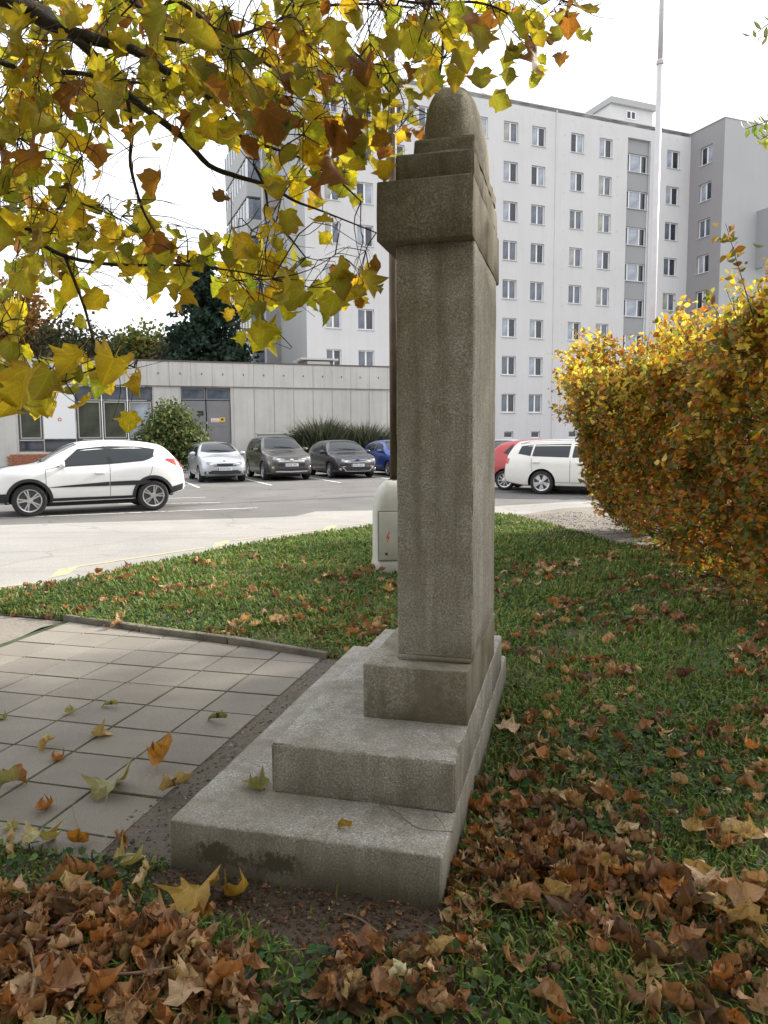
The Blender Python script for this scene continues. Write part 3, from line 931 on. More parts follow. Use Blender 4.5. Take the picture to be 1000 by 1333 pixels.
# ------------------------------------------------------------------ utility box, lamp post, flagpole
def lpt(s, y): return tuple(LA + LD * s + np.array([-LD[1], LD[0]]) * y)
ub = tag(empty('utility_box', (*lpt(10.9, -1.6), 0), LR), 'pale grey utility box against the wall behind the brown car', 'utility box')
bm = bmesh.new(); box(bm, -.75, .75, -.25, .25, -.05, 1.75); bevel_all(bm, .02); frombm('body', bm, MAT['box_grey'], ub)
bm = bmesh.new(); box(bm, -.82, .82, -.3, .3, 1.753, 1.83); bevel_all(bm, .015); frombm('lid', bm, MAT['box_grey'], ub)
for k in (-1, 1):
    bm = bmesh.new(); box(bm, .02 if k > 0 else -.72, .72 if k > 0 else -.02, -.272, -.252, .1, 1.68); frombm('door', bm, MAT['box_grey'], ub)

lp = tag(empty('lamp_post', (.125, 8.75, 0), .12), 'lamp post with a beige plastic base cabinet and slim brown mast beside the pillar', 'lamp post')
def rsec(wx, wy, r, n=6):
    o = []
    for cx, cy, a0 in ((wx - r, wy - r, 0), (-wx + r, wy - r, 90), (-wx + r, -wy + r, 180), (wx - r, -wy + r, 270)):
        for k in range(n + 1):
            a = math.radians(a0 + 90 * k / n); o.append((cx + r * math.cos(a), cy + r * math.sin(a)))
    return o
V, F = [], []
prof = [(.268, -.05), (.268, .10), (.262, .14), (.256, .16), (.25, .70), (.245, .78), (.232, .87), (.208, .95), (.17, 1.02), (.122, 1.07), (.08, 1.095)]
for w, z in prof: V += [(x, y, z) for x, y in rsec(w, w * .9, w * .42)]
n = len(V) // len(prof)
for k in range(len(prof) - 1):
    for j in range(n): F.append((k * n + j, k * n + (j + 1) % n, (k + 1) * n + (j + 1) % n, (k + 1) * n + j))
F.append(tuple(range((len(prof) - 1) * n, len(prof) * n)))
meshobj('base_cabinet', pymesh('base_cabinet', V, F, MAT['cabinet'], True, 40), lp)
bm = bmesh.new(); box(bm, -.215, .10, -.247, -.222, .17, .735); bevel_all(bm, .012); dr = frombm('door', bm, MAT['cabinet'], lp, True, 40)
bm = bmesh.new()
for (a, b, c, d) in ((-.227, -.217, .158, .747), (.102, .112, .158, .747), (-.217, .102, .158, .168), (-.217, .102, .737, .747)): box(bm, a, b, -.2375, -.22, c, d)
frombm('door_gasket', bm, plain('gasket', (.2, .195, .17), .6), dr)
bm = bmesh.new(); lathe(bm, [(.016, -.249), (.013, -.254), (.0, -.252)], 12, 'y', Matrix.Translation((-.13, 0, .245))); frombm('lock', bm, MAT['black'], dr)
zz = [(-.105, .505), (-.135, .43), (-.113, .43), (-.128, .365), (-.09, .448), (-.112, .448), (-.092, .505)]
bm = bmesh.new(); a = [bm.verts.new((x, -.2495, z)) for x, z in zz]; bm.faces.new(a); r_ = bmesh.ops.extrude_face_region(bm, geom=bm.faces[:])
for v in r_['geom']:
    if isinstance(v, bmesh.types.BMVert): v.co.y += .002
bmesh.ops.recalc_face_normals(bm, faces=bm.faces[:]); frombm('lightning_symbol', bm, MAT['red_mark'], dr)
Vt, Tt = tube_arrays([(0, 0, 1.08), (0, 0, 3), (0, 0, 5.5), (0, 0, 8)], [.052, .05, .047, .042], 16)
meshobj('mast', npmesh('mast', Vt, Tt, None, MAT['mast_brown'], True), lp)
bm = bmesh.new(); lathe(bm, [(.083, 1.09), (.078, 1.102), (.054, 1.105)], 16); frombm('collar', bm, MAT['black'], lp, True, 40)
bm = bmesh.new(); lathe(bm, [(.05, 8.0), (.26, 8.05), (.30, 8.2), (.22, 8.45), (.0, 8.5)], 16); frombm('lamp_shade', bm, MAT['pole_white'], lp, True, 40)

fp = tag(empty('flagpole', (9.02, 25.2, 0)), 'tall white flagpole rising from behind the golden hedge', 'flagpole')
Vt, Tt = tube_arrays([(0, 0, 0), (0, 0, 6), (0, 0, 13.55)], [.108, .104, .092], 18)
meshobj('lower_tube', npmesh('lower_tube', Vt, Tt, None, MAT['pole_white'], True), fp)
Vt, Tt = tube_arrays([(0, 0, 13.54), (0, 0, 16), (0, 0, 20.5)], [.078, .074, .06], 16)
meshobj('upper_tube', npmesh('upper_tube', Vt, Tt, None, MAT['pole_white'], True), fp)
bm = bmesh.new(); lathe(bm, [(.105, 13.50), (.118, 13.52), (.118, 13.62), (.08, 13.66)], 16); frombm('joint_collar', bm, MAT['pole_white'], fp, True, 40)
bm = bmesh.new(); box(bm, -.3, .3, -.3, .3, -.05, .12); bevel_all(bm, .02); frombm('footing', bm, MAT['kerb'], fp)
bm = bmesh.new(); lathe(bm, [(.0, 20.45), (.1, 20.52), (.13, 20.6), (.09, 20.7), (0, 20.73)], 14); frombm('finial', bm, MAT['pole_white'], fp, True)

# ================================================================== CARS
def lerp_tab(tab, x):
    xs = [p[0] for p in tab]; ys = [p[1] for p in tab]
    return float(np.interp(x, xs, ys))
def smooth_tab(tab, n=6):
    P = smooth_path(tab, n)
    # keep x monotone
    P[:, 0] = np.maximum.accumulate(P[:, 0])
    return [tuple(p) for p in P]
WHEEL = {}
def wheel_meshes(R, W, style):
    k = (round(R, 3), style)
    if k in WHEEL: return WHEEL[k]
    bm = bmesh.new()
    rr = R * .70
    lathe(bm, [(rr, -W * .42), (rr + .012, -W * .5), (R - .035, -W * .5), (R - .012, -W * .40), (R, -W * .25), (R, W * .25), (R - .012, W * .40), (R - .035, W * .5), (rr + .012, W * .5), (rr, W * .42)], 28, 'y')
    tm = bpy.data.meshes.new('tyre'); bmesh.ops.recalc_face_normals(bm, faces=bm.faces[:]); bm.to_mesh(tm); bm.free(); tm.materials.append(MAT['rubber'])
    tm.polygons.foreach_set('use_smooth', [True] * len(tm.polygons)); tm.set_sharp_from_angle(angle=math.radians(40))
    # rim: barrel, lip, hub and spokes. outer face towards -Y
    bm = bmesh.new()
    lathe(bm, [(rr - .03, -W * .30), (rr - .022, -W * .44), (rr, -W * .47), (rr + .004, -W * .42), (rr - .02, W * .3)], 28, 'y')
    r2 = lathe(bm, [(.07, -W * .36), (.065, -W * .44), (.035, -W * .46)], 12, 'y'); cap(bm, r2[-1])
    ns, pair = {'ten': (5, True), 'five': (5, False), 'multi': (9, False), 'star': (5, False)}[style]
    for s in range(ns):
        a0 = 2 * math.pi * s / ns + .3
        for off in ((-.15, .15) if pair else (0,)):
            a = a0 + off
            m = Matrix.Rotation(a, 4, 'Y')
            wi, wo = {'ten': (.012, .017), 'five': (.035, .05), 'multi': (.014, .018), 'star': (.028, .075)}[style]
            L0, L1 = .05, rr - .012
            vs = [bm.verts.new(m @ Vector(c)) for c in ((L0, -W * .42, -wi), (L0, -W * .42, wi), (L1, -W * .41, wo), (L1, -W * .41, -wo), (L0, -W * .30, -wi), (L0, -W * .30, wi), (L1, -W * .28, wo), (L1, -W * .28, -wo))]
            for q in ((0, 1, 2, 3), (4, 7, 6, 5), (0, 4, 5, 1), (1, 5, 6, 2), (2, 6, 7, 3), (3, 7, 4, 0)): bm.faces.new([vs[i] for i in q])
    rm = bpy.data.meshes.new('rim'); bmesh.ops.recalc_face_normals(bm, faces=bm.faces[:]); bm.to_mesh(rm); bm.free(); rm.materials.append(MAT['alloy'])
    bm = bmesh.new(); r3 = lathe(bm, [(rr - .022, -W * .16), (.05, -W * .17), (.02, -W * .17)], 24, 'y'); cap(bm, r3[-1])
    dm = bpy.data.meshes.new('brake_disc'); bm.to_mesh(dm); bm.free(); dm.materials.append(MAT['frame_dark'])
    WHEEL[k] = (tm, rm, dm)
    return WHEEL[k]

def build_car(name, label, group, loc, rz, P):
    """local frame: nose at x=0, tail at x=L, left side of the driver is -Y when looking from the tail; x points to the tail"""
    root = tag(empty(name, (loc[0], loc[1], loc[2]), rz), label, 'car', group)
    L, W = P['L'], P['W'] / 2
    top, belt, bot = smooth_tab(P['top']), smooth_tab(P['belt']), P['bot']
    wid, roofw = smooth_tab(P['wid']), P['roofw']
    NX = 76
    xs = np.linspace(0.0, L, NX)
    xs[0] = .005; xs[-1] = L - .005
    rings = []
    for x in xs:
        w = lerp_tab(wid, x) * W
        zb = lerp_tab(bot, x); B = lerp_tab(belt, x); T = max(lerp_tab(top, x), B + .015)
        h = T - B
        g = min(1.0, max(0.0, (h - .05) / .35))
        R = lerp_tab(roofw, x) * W
        rt = (w - .09) * (1 - g) + R * g
        sh = w - .045
        pts = [(0, zb), (w * .80, zb), (w * .95, zb + .04), (w * .985, zb + .12), (w, zb + .34 * (B - zb)), (w, zb + .60 * (B - zb)), (w * .99, zb + .82 * (B - zb)), (sh + .012, B - .03), (sh - .006, B),
               (sh * (1 - .33) + rt * .33 + .02 * g, B + .36 * h), (sh * (1 - .7) + rt * .7 + .025 * g, B + .70 * h), (rt + .01 * g, B + .90 * h), (rt - .05, T - .012 * g - .0), (rt * .72, T + .012), (rt * .38, T + .026), (0, T + .03)]
        rings.append([(x, y, z) for y, z in pts])
    V, F = [], []
    m = len(rings[0])
    for r in rings:
        V += [p for p in r]
        V += [(p[0], -p[1], p[2]) for p in r[1:-1]][::-1]
    n = 2 * m - 2
    for i in range(NX - 1):
        for j in range(n):
            F.append((i * n + j, (i + 1) * n + j, (i + 1) * n + (j + 1) % n, i * n + (j + 1) % n))
    F.append(tuple(range(n)))
    F.append(tuple(range((NX - 1) * n, NX * n))[::-1])
    me = pymesh('body', V, F, P['paint'])
    bm = bmesh.new(); bm.from_mesh(me); bmesh.ops.recalc_face_normals(bm, faces=bm.faces[:])
    bvh = BVHTree.FromBMesh(bm); bm.to_mesh(me); bm.free()
    body = meshobj('body', me, root)
    # wheel arches
    R, WX, tw = P['wr'], P['wx'], .215
    cm = bmesh.new()
    for x in WX:
        for sgn in (-1, 1):
            mt = Matrix.Translation((x, sgn * (W - .10), P.get('wz', R)))
            r = lathe(cm, [(R + .055, -.22), (R + .055, .22)], 30, 'y', mt); cap(cm, r[0], True); cap(cm, r[1])
    bmesh.ops.recalc_face_normals(cm, faces=cm.faces[:])
    cme = bpy.data.meshes.new('cutter'); cm.to_mesh(cme); cm.free(); cme.materials.append(MAT['black'])
    co = link(bpy.data.objects.new('cutter', cme))
    md = body.modifiers.new('arch', 'BOOLEAN'); md.object = co; md.operation = 'DIFFERENCE'; md.solver = 'EXACT'
    me.materials.append(MAT['black'])
    dg = bpy.context.evaluated_depsgraph_get()
    root_m = root.matrix_world.copy()
    body.parent = None
    dg.update()
    nm = bpy.data.meshes.new_from_object(body.evaluated_get(dg))
    body.modifiers.clear(); body.data = nm; body.parent = root
    bpy.data.objects.remove(co)
    nm.polygons.foreach_set('use_smooth', [True] * len(nm.polygons)); nm.set_sharp_from_angle(angle=math.radians(38))
    for pl in nm.polygons:             # arch liners are black
        c = pl.center
        for x in WX:
            dd = math.hypot(c.x - x, c.z - P.get('wz', R))
            if dd < R + .058 and abs(c.y) < W - .0:
                nn = pl.normal
                if abs(nn.y) < .35 and dd > R + .02 and (c.x - x) * nn.x + (c.z - P.get('wz', R)) * nn.z < 0: pl.material_index = 1
                if abs(abs(c.y) - (W - .32)) < .02: pl.material_index = 1
    def cast(o, d):
        h = bvh.ray_cast(Vector(o), Vector(d).normalized())
        return h
    def patch(pname, lo, hi, mat, axis, nx=10, nz=4, off=.004, parent=None, thick=True):
        """grid between two curves (lists of (a, b) pairs) projected on to the body along an axis.
        side: (x, z) seen from -Y or +Y; front: (y, z); back: (y, z); above: (x, y); dir angle: (s, z)"""
        lo, hi = np.array(lo, float), np.array(hi, float)
        def res(c):
            d = np.concatenate([[0], np.cumsum(np.linalg.norm(np.diff(c, axis=0), axis=1))])
            t = np.linspace(0, d[-1], nx + 1)
            return np.stack([np.interp(t, d, c[:, 0]), np.interp(t, d, c[:, 1])], 1)
        lo, hi = res(lo), res(hi)
        G = {}
        vv, ff = [], []
        for i in range(nx + 1):
            for k in range(nz + 1):
                a, b = lo[i] * (1 - k / nz) + hi[i] * (k / nz)
                if axis == 'left': o, d = (a, -3, b), (0, 1, 0)
                elif axis == 'right': o, d = (a, 3, b), (0, -1, 0)
                elif axis == 'front': o, d = (-3, a, b), (1, 0, 0)
                elif axis == 'back': o, d = (L + 3, a, b), (-1, 0, 0)
                elif axis == 'above': o, d = (a, b, 4), (0, 0, -1)
                else:
                    ang = math.radians(axis); d = (math.cos(ang), math.sin(ang), 0); rr_ = (-math.sin(ang), math.cos(ang))
                    cx_ = 0.4 if abs(ang) < 1.57 else L - .4
                    o = (cx_ + rr_[0] * a - d[0] * 4, rr_[1] * a - d[1] * 4, b)
                h = cast(o, d)
                if h[0] is None: continue
                nrm = h[1]
                if nrm.dot(Vector(d)) > 0: nrm = -nrm
                G[(i, k)] = len(vv); vv.append(h[0] + nrm * off)
        for i in range(nx):
            for k in range(nz):
                q = [(i, k), (i + 1, k), (i + 1, k + 1), (i, k + 1)]
                if all(c in G for c in q): ff.append([G[c] for c in q])
        if not ff: return None
        me2 = pymesh(pname, vv, ff, mat, True)
        o = meshobj(pname, me2, parent or root)
        return o
    P['detail'](patch, root, body, P, cast)
    for x in WX:
        for sgn in (-1, 1):
            tm, rm, dm = wheel_meshes(R, tw, P['rim'])
            wq = bpy.data.objects.new('wheel', None); link(wq, root)
            wq.location = (x, sgn * (W - .115), R); wq.rotation_euler = (0, random.random() * 3, 0)
            if sgn > 0: wq.rotation_euler = (0, 0, math.pi)
            else: wq.rotation_euler = (0, random.random(), 0)
            for nme, dmesh in (('tyre', tm), ('rim', rm), ('brake_disc', dm)): meshobj(nme, dmesh, wq)
    # underside
    bm = bmesh.new(); zb = min(z for _, z in bot)
    box(bm, WX[0] - R * .3, WX[1] + R * .3, -W + .35, W - .35, zb - .07, zb + .02); frombm('underbody', bm, MAT['black'], root)
    return root

def mirror_part(root, x, y, z, mat):
    for sgn in (-1, 1):
        bm = bmesh.new(); bmesh.ops.create_icosphere(bm, subdivisions=2, radius=1)
        for v in bm.verts:
            v.co = Vector((x + .085 * v.co.x * (1.0 if v.co.x < 0 else .55), sgn * (y + .12 + .115 * v.co.y), z + .085 * v.co.z))
        o = frombm('mirror', bm, mat, root, True)
        bm = bmesh.new(); box(bm, x - .03, x + .03, min(sgn * (y - .06), sgn * (y + .06)), max(sgn * (y - .06), sgn * (y + .06)), z - .075, z - .035); frombm('mirror_arm', bm, MAT['black'], o)
        bm = bmesh.new(); box(bm, x + .044, x + .05, min(sgn * (y + .03), sgn * (y + .21)), max(sgn * (y + .03), sgn * (y + .21)), z - .055, z + .055); frombm('mirror_glass', bm, MAT['glass_mid'], o)
def handle_part(root, cast, x, z, side, mat):
    sg = -1 if side == 'left' else 1
    h = cast((x, 3 * sg, z), (0, -sg, 0))
    if h[0] is None: return
    y = h[0].y
    bm = bmesh.new(); box(bm, x - .10, x + .10, min(y - sg * .005, y + sg * .035), max(y - sg * .005, y + sg * .035), z - .016, z + .016); bevel_all(bm, .008, 2)
    frombm('door_handle', bm, mat, root, True, 60)
def plate_part(root, patchobj, x, z, y0=0.0, yaw=0.0, back=False):
    bm = bmesh.new(); s = 1 if back else -1
    xs_ = sorted((x, x + s * .012))
    box(bm, xs_[0], xs_[1], y0 - .26, y0 + .26, z - .055, z + .055)
    o = frombm('licence_plate', bm, MAT['plate'], root)
    xf = x + s * .0125
    bm = bmesh.new(); box(bm, *sorted((xf, xf + s * .002)), y0 + .225 if not back else y0 - .255, y0 + .255 if not back else y0 - .225, z - .05, z + .05); frombm('band', bm, MAT['plate_blue'], o)
    bm = bmesh.new()
    yy = -.19
    for k in range(7):
        w = .035; yk = y0 + yy + k * .056 + (.02 if k > 2 else 0)
        a, b = sorted((xf, xf + s * .002))
        box(bm, a, b, yk, yk + .008, z - .034, z + .034); box(bm, a, b, yk + w - .008, yk + w, z - .034, z + .034)
        if k % 2: box(bm, a, b, yk + .008, yk + w - .008, z + .026, z + .034)
        if k % 3 == 0: box(bm, a, b, yk + .008, yk + w - .008, z - .034, z - .026)
        if k % 3 == 1: box(bm, a, b, yk + .008, yk + w - .008, z - .004, z + .004)
    frombm('lettering', bm, MAT['black'], o)
def gaps(patch, D):
    """shut lines of doors and bonnet: thin dark strips"""
    for side in ('left', 'right'):
        for x0, z0, x1, z1 in D:
            dx, dz = x1 - x0, z1 - z0
            if abs(dz) > abs(dx): patch('shut_line', [(x0 - .005, z0), (x1 - .005, z1)], [(x0 + .005, z0), (x1 + .005, z1)], MAT['trim_black'], side, 10, 1, .0025)
            else: patch('shut_line', [(x0, z0 - .005), (x1, z1 - .005)], [(x0, z0 + .005), (x1, z1 + .005)], MAT['trim_black'], side, 10, 1, .0025)

# --- generic fascia used by the hatchbacks, the estates and the crossovers
def detail_generic(patch, root, body, P, cast):
    L, W = P['L'], P['W'] / 2
    G = MAT['glass_car']
    q = P['q']
    for side in ('left', 'right'):
        for nm, lo, hi in q['side_glass']:
            patch(nm, lo, hi, G, side, 14, 5, .004)
        if 'glass_trim' in q:
            for lo, hi in q['glass_trim']: patch('window_trim', lo, hi, MAT['trim_black'], side, 16, 2, .003)
        for lo, hi in q.get('side_lamps', []): patch('tail_light', lo, hi, MAT['lamp_red'], side, 8, 4, .014)
        for lo, hi, mt in q.get('cladding', []): patch('cladding', lo, hi, mt, side, 18, 2, .012)
        for lo, hi, mt in q.get('moulding', []): patch('door_moulding', lo, hi, mt, side, 12, 2, .014)
        for (x, z) in q['handles']: handle_part(root, cast, x, z, side, q.get('handle_mat', P['paint']))
        if q.get('arch'):
            for x in P['wx']:
                r0, r1 = P['wr'] + .05, P['wr'] + q['arch']
                aa = np.linspace(math.radians(-8), math.radians(188), 22)
                patch('wheel_arch_trim', [(x + r0 * math.cos(a), P['wr'] + r0 * math.sin(a)) for a in aa], [(x + r1 * math.cos(a), P['wr'] + r1 * math.sin(a)) for a in aa], MAT['trim_black'], side, 26, 2, .016)
    gaps(patch, q['gaps'])
    x0, x1, w0, w1 = q['windscreen']
    lo = [(x0 + .10, -w0), (x0 + .02, -w0 * .6), (x0, 0), (x0 + .02, w0 * .6), (x0 + .10, w0)]
    hi = [(x1 + .03, -w1), (x1 + .005, -w1 * .6), (x1, 0), (x1 + .005, w1 * .6), (x1 + .03, w1)]
    patch('windscreen', lo, hi, G, 'above', 14, 10, .005)
    for sgn in (-1, 1):                # wipers
        V, T = tube_arrays([cast((x0 + .05, sgn * .1 - .25, 4), (0, 0, -1))[0] + Vector((0, 0, .02)), cast((x0 + .10, sgn * .1 + .25, 4), (0, 0, -1))[0] + Vector((0, 0, .022))], [.012, .008], 5)
        meshobj('wiper', npmesh('wiper', V, T, None, MAT['black']), root)
    y0, y1, z0, z1 = q['rear_glass']
    patch('rear_window', [(-y0, z0), (0, z0 - .02), (y0, z0)], [(-y1, z1), (0, z1 + .015), (y1, z1)], G, 'back', 12, 6, .005)
    for lo, hi in q['rear_lamps']:
        for ang, sg in ((180 + q.get('lamp_ang', 42), 1), (180 - q.get('lamp_ang', 42), -1)):
            patch('tail_light', [(sg * a, b) for a, b in lo], [(sg * a, b) for a, b in hi], MAT['lamp_red'], ang, 8, 4, .012)
    for lo, hi in q['head_lamps']:
        for ang, sg in ((42, 1), (-42, -1)):
            h = patch('headlight', [(sg * a, b) for a, b in lo], [(sg * a, b) for a, b in hi], MAT['lamp_clear'], ang, 8, 4, .010)
            if h:
                ca = sum(a for a, b in lo + hi) / len(lo + hi) * sg; cb = sum(b for a, b in lo + hi) / len(lo + hi)
                patch('reflector', [(ca - .05, cb - .02), (ca + .05, cb - .02)], [(ca - .05, cb + .02), (ca + .05, cb + .02)], MAT['chrome'], ang, 3, 2, .0125, h)
    for nm, lo, hi, mt in q['front']:
        patch(nm, lo, hi, mt, 'front', 14, 4, .006 + .003 * q['front'].index((nm, lo, hi, mt)))
    for nm, lo, hi, mt in q.get('rear', []):
        patch(nm, lo, hi, mt, 'back', 12, 3, .008)
    mirror_part(root, q['mirror'][0], W - .05, q['mirror'][1], q.get('mirror_mat', P['paint']))
    h = cast((-3, 0, q['plate_z']), (1, 0, 0)); plate_part(root, None, h[0].x - .018, q['plate_z'])
    h = cast((L + 3, 0, q['plate_rz']), (-1, 0, 0)); plate_part(root, None, h[0].x + .018, q['plate_rz'], back=True)
    if 'badge' in q:
        z, ry, rz_, mt = q['badge']
        h = cast((-3, 0, z), (1, 0, 0))
        if h[0] is not None:
            bm = bmesh.new(); rg = []
            for dx, k in ((0.0, 1.0), (-.02, 1.0), (-.026, .82)):
                rg.append([bm.verts.new((h[0].x - .018 + dx, ry * k * math.cos(a), z + rz_ * k * math.sin(a))) for a in np.linspace(0, 2 * math.pi, 19)[:-1]])
            for A, B in zip(rg, rg[1:]):
                for j in range(18): bm.faces.new((A[j], A[(j + 1) % 18], B[(j + 1) % 18], B[j]))
            bm.faces.new(rg[-1]); bmesh.ops.recalc_face_normals(bm, faces=bm.faces[:])
            frombm('badge', bm, mt, root, True, 40)
    if q.get('rails'):
        a, b, yy = q['rails']
        for sgn in (-1, 1):
            pts = []
            for x in np.linspace(a, b, 9):
                hh = cast((x, sgn * yy, 4), (0, 0, -1))
                e = .05 if a < x < b else 0
                pts.append(hh[0] + Vector((0, 0, e)))
            V, T = tube_arrays([tuple(p) for p in pts], [.02] * 9, 6)
            meshobj('roof_rail', npmesh('roof_rail', V, T, None, q.get('rail_mat', MAT['black']), True), root)
    for nm, x, y, z in q.get('fog', []):
        for sgn in (-1, 1):
            hh = cast((-3, sgn * y, z), (1, 0, 0))
            if hh[0] is None: continue
            bm = bmesh.new(); r = lathe(bm, [(.055, 0), (.05, -.015), (.02, -.02)], 14, 'y', Matrix.Translation(hh[0] - Vector((.006, 0, 0))) @ Matrix.Rotation(-math.pi / 2, 4, 'Z')); cap(bm, r[-1])
            frombm('fog_light', bm, MAT['lamp_clear'], root, True)

def hatch_spec(L=4.0, W=1.74, H=1.46, paintm=None, wr=.305, rim='five', hood=.93, tail='hatch', cowl=1.02, rf=1.95, wx=None, boost=1.0):
    k = L / 4.0
    B = hood
    wx = wx or (.80 * k, 3.28 * k)
    if tail == 'hatch':
        top = [(0, .62), (.04, .72), (.16, .80), (.5, hood - .05), (cowl, hood + .03), (cowl + .22, hood + .18), (rf - .25, H - .10), (rf, H - .03), (rf + .5, H), (L - 1.0, H - .03), (L - .52, H - .10), (L - .38, H - .20), (L - .14, hood + .10), (L - .06, hood - .06), (L, .62)]
        rw = [(0, .80), (cowl, .80), (rf, .66), (L - 1, .64), (L - .3, .62), (L, .60)]
    else:
        top = [(0, .62), (.04, .72), (.16, .80), (.5, hood - .05), (cowl, hood + .03), (cowl + .22, hood + .18), (rf - .25, H - .10), (rf, H - .03), (rf + .6, H), (L - .9, H - .02), (L - .42, H - .06), (L - .30, H - .12), (L - .12, hood + .12), (L - .06, hood - .06), (L, .62)]
        rw = [(0, .80), (cowl, .80), (rf, .66), (L - 1, .65), (L - .3, .64), (L, .62)]
    belt = [(0, .58), (.04, .68), (.16, .76), (.5, hood - .09), (cowl, hood - .02), (L * .6, hood + .03), (L - .4, hood + .06), (L - .1, hood - .02), (L - .05, hood - .10), (L, .58)]
    bot = [(0, .32), (.1, .24), (.6, .20), (L - .6, .22), (L - .1, .30), (L, .38)]
    wid = [(0, .66), (.03, .74), (.12, .86), (.35, .95), (.8, .99), (1.6, 1.0), (L - 1.2, 1.0), (L - .5, .96), (L - .15, .88), (L - .03, .78), (L, .70)]
    return dict(L=L, W=W, paint=paintm, top=top, belt=belt, bot=bot, wid=wid, roofw=rw, wr=wr, wx=wx, rim=rim, detail=detail_generic)
def q_hatch(P, H, hood, cowl, rf, rear='hatch', n=3):
    L = P['L']; W = P['W'] / 2
    b0 = hood + .035
    xe = L - (.62 if rear == 'hatch' else .42)
    sg = []
    A0 = cowl + .30
    zt = H - .105
    mid = cowl + .3 + (xe - cowl - .3) * .47
    sg.append(('side_window', [(A0 - .05, b0), (mid, b0 + .02)], [(A0 + (rf - A0) * .80, zt - .04), (mid - .05, zt)]))
    m2 = mid + (xe - mid) * .72
    sg.append(('side_window', [(mid + .09, b0 + .02), (m2, b0 + .05)], [(mid + .05, zt), (m2 - .06, zt - .02)]))
    sg.append(('quarter_window', [(m2 + .05, b0 + .055), (xe - .02, b0 + .12)], [(m2 - .01, zt - .02), (xe - (.24 if rear == 'hatch' else .10), zt - .06)]))
    q = dict(side_glass=sg, handles=[(mid - .22, hood - .10), (m2 - .12, hood - .08)],
             gaps=[(A0 - .12, .34, A0 - .10, hood), (mid + .05, .34, mid + .045, hood + .02), (m2 + .0, .62, m2 + .02, hood + .03), (A0 - .1, .335, m2 - .4, .335)],
             windscreen=(cowl + .10, rf - .10, W * .78, W * .60), rear_glass=(W * .62, W * .54, hood + .16, H - .16),
             rear_lamps=[([(-.40, .70), (-.14, .72)], [(-.42, .95), (-.18, .98)])],
             head_lamps=[([(-.26, .67), (-.10, .63), (.06, .62)], [(-.27, .77), (-.10, .73), (.04, .685)])],
             front=[('grille', [(-.42, .60), (0, .585), (.42, .60)], [(-.46, .70), (0, .705), (.46, .70)], MAT['trim_black']),
                    ('air_intake', [(-.55, .32), (0, .31), (.55, .32)], [(-.50, .45), (0, .45), (.50, .45)], MAT['trim_black'])],
             rear=[('bumper_trim', [(-.6, .36), (.6, .36)], [(-.6, .46), (.6, .46)], MAT['trim_black'])],
             mirror=(cowl + .42, hood + .08), plate_z=.50, plate_rz=.80)
    return q

paints = {k: paint('paint_' + k, c, m) for k, c, m in (('white', (.78, .78, .78), 0), ('ivory', (.74, .72, .68), 0), ('silver', (.50, .52, .55), .55), ('bronze', (.085, .078, .072), .5), ('black', (.022, .022, .026), .2), ('blue', (.02, .06, .30), .3), ('red', (.42, .025, .03), .1), ('pale', (.6, .62, .65), .3))}
CARG = 'cars parked nose out in front of the service building'
# nose direction of that row
NR = math.atan2(.926, -.377)           # local +x (towards the tail)
def place(nose, rz): return (nose[0], nose[1], -.026)

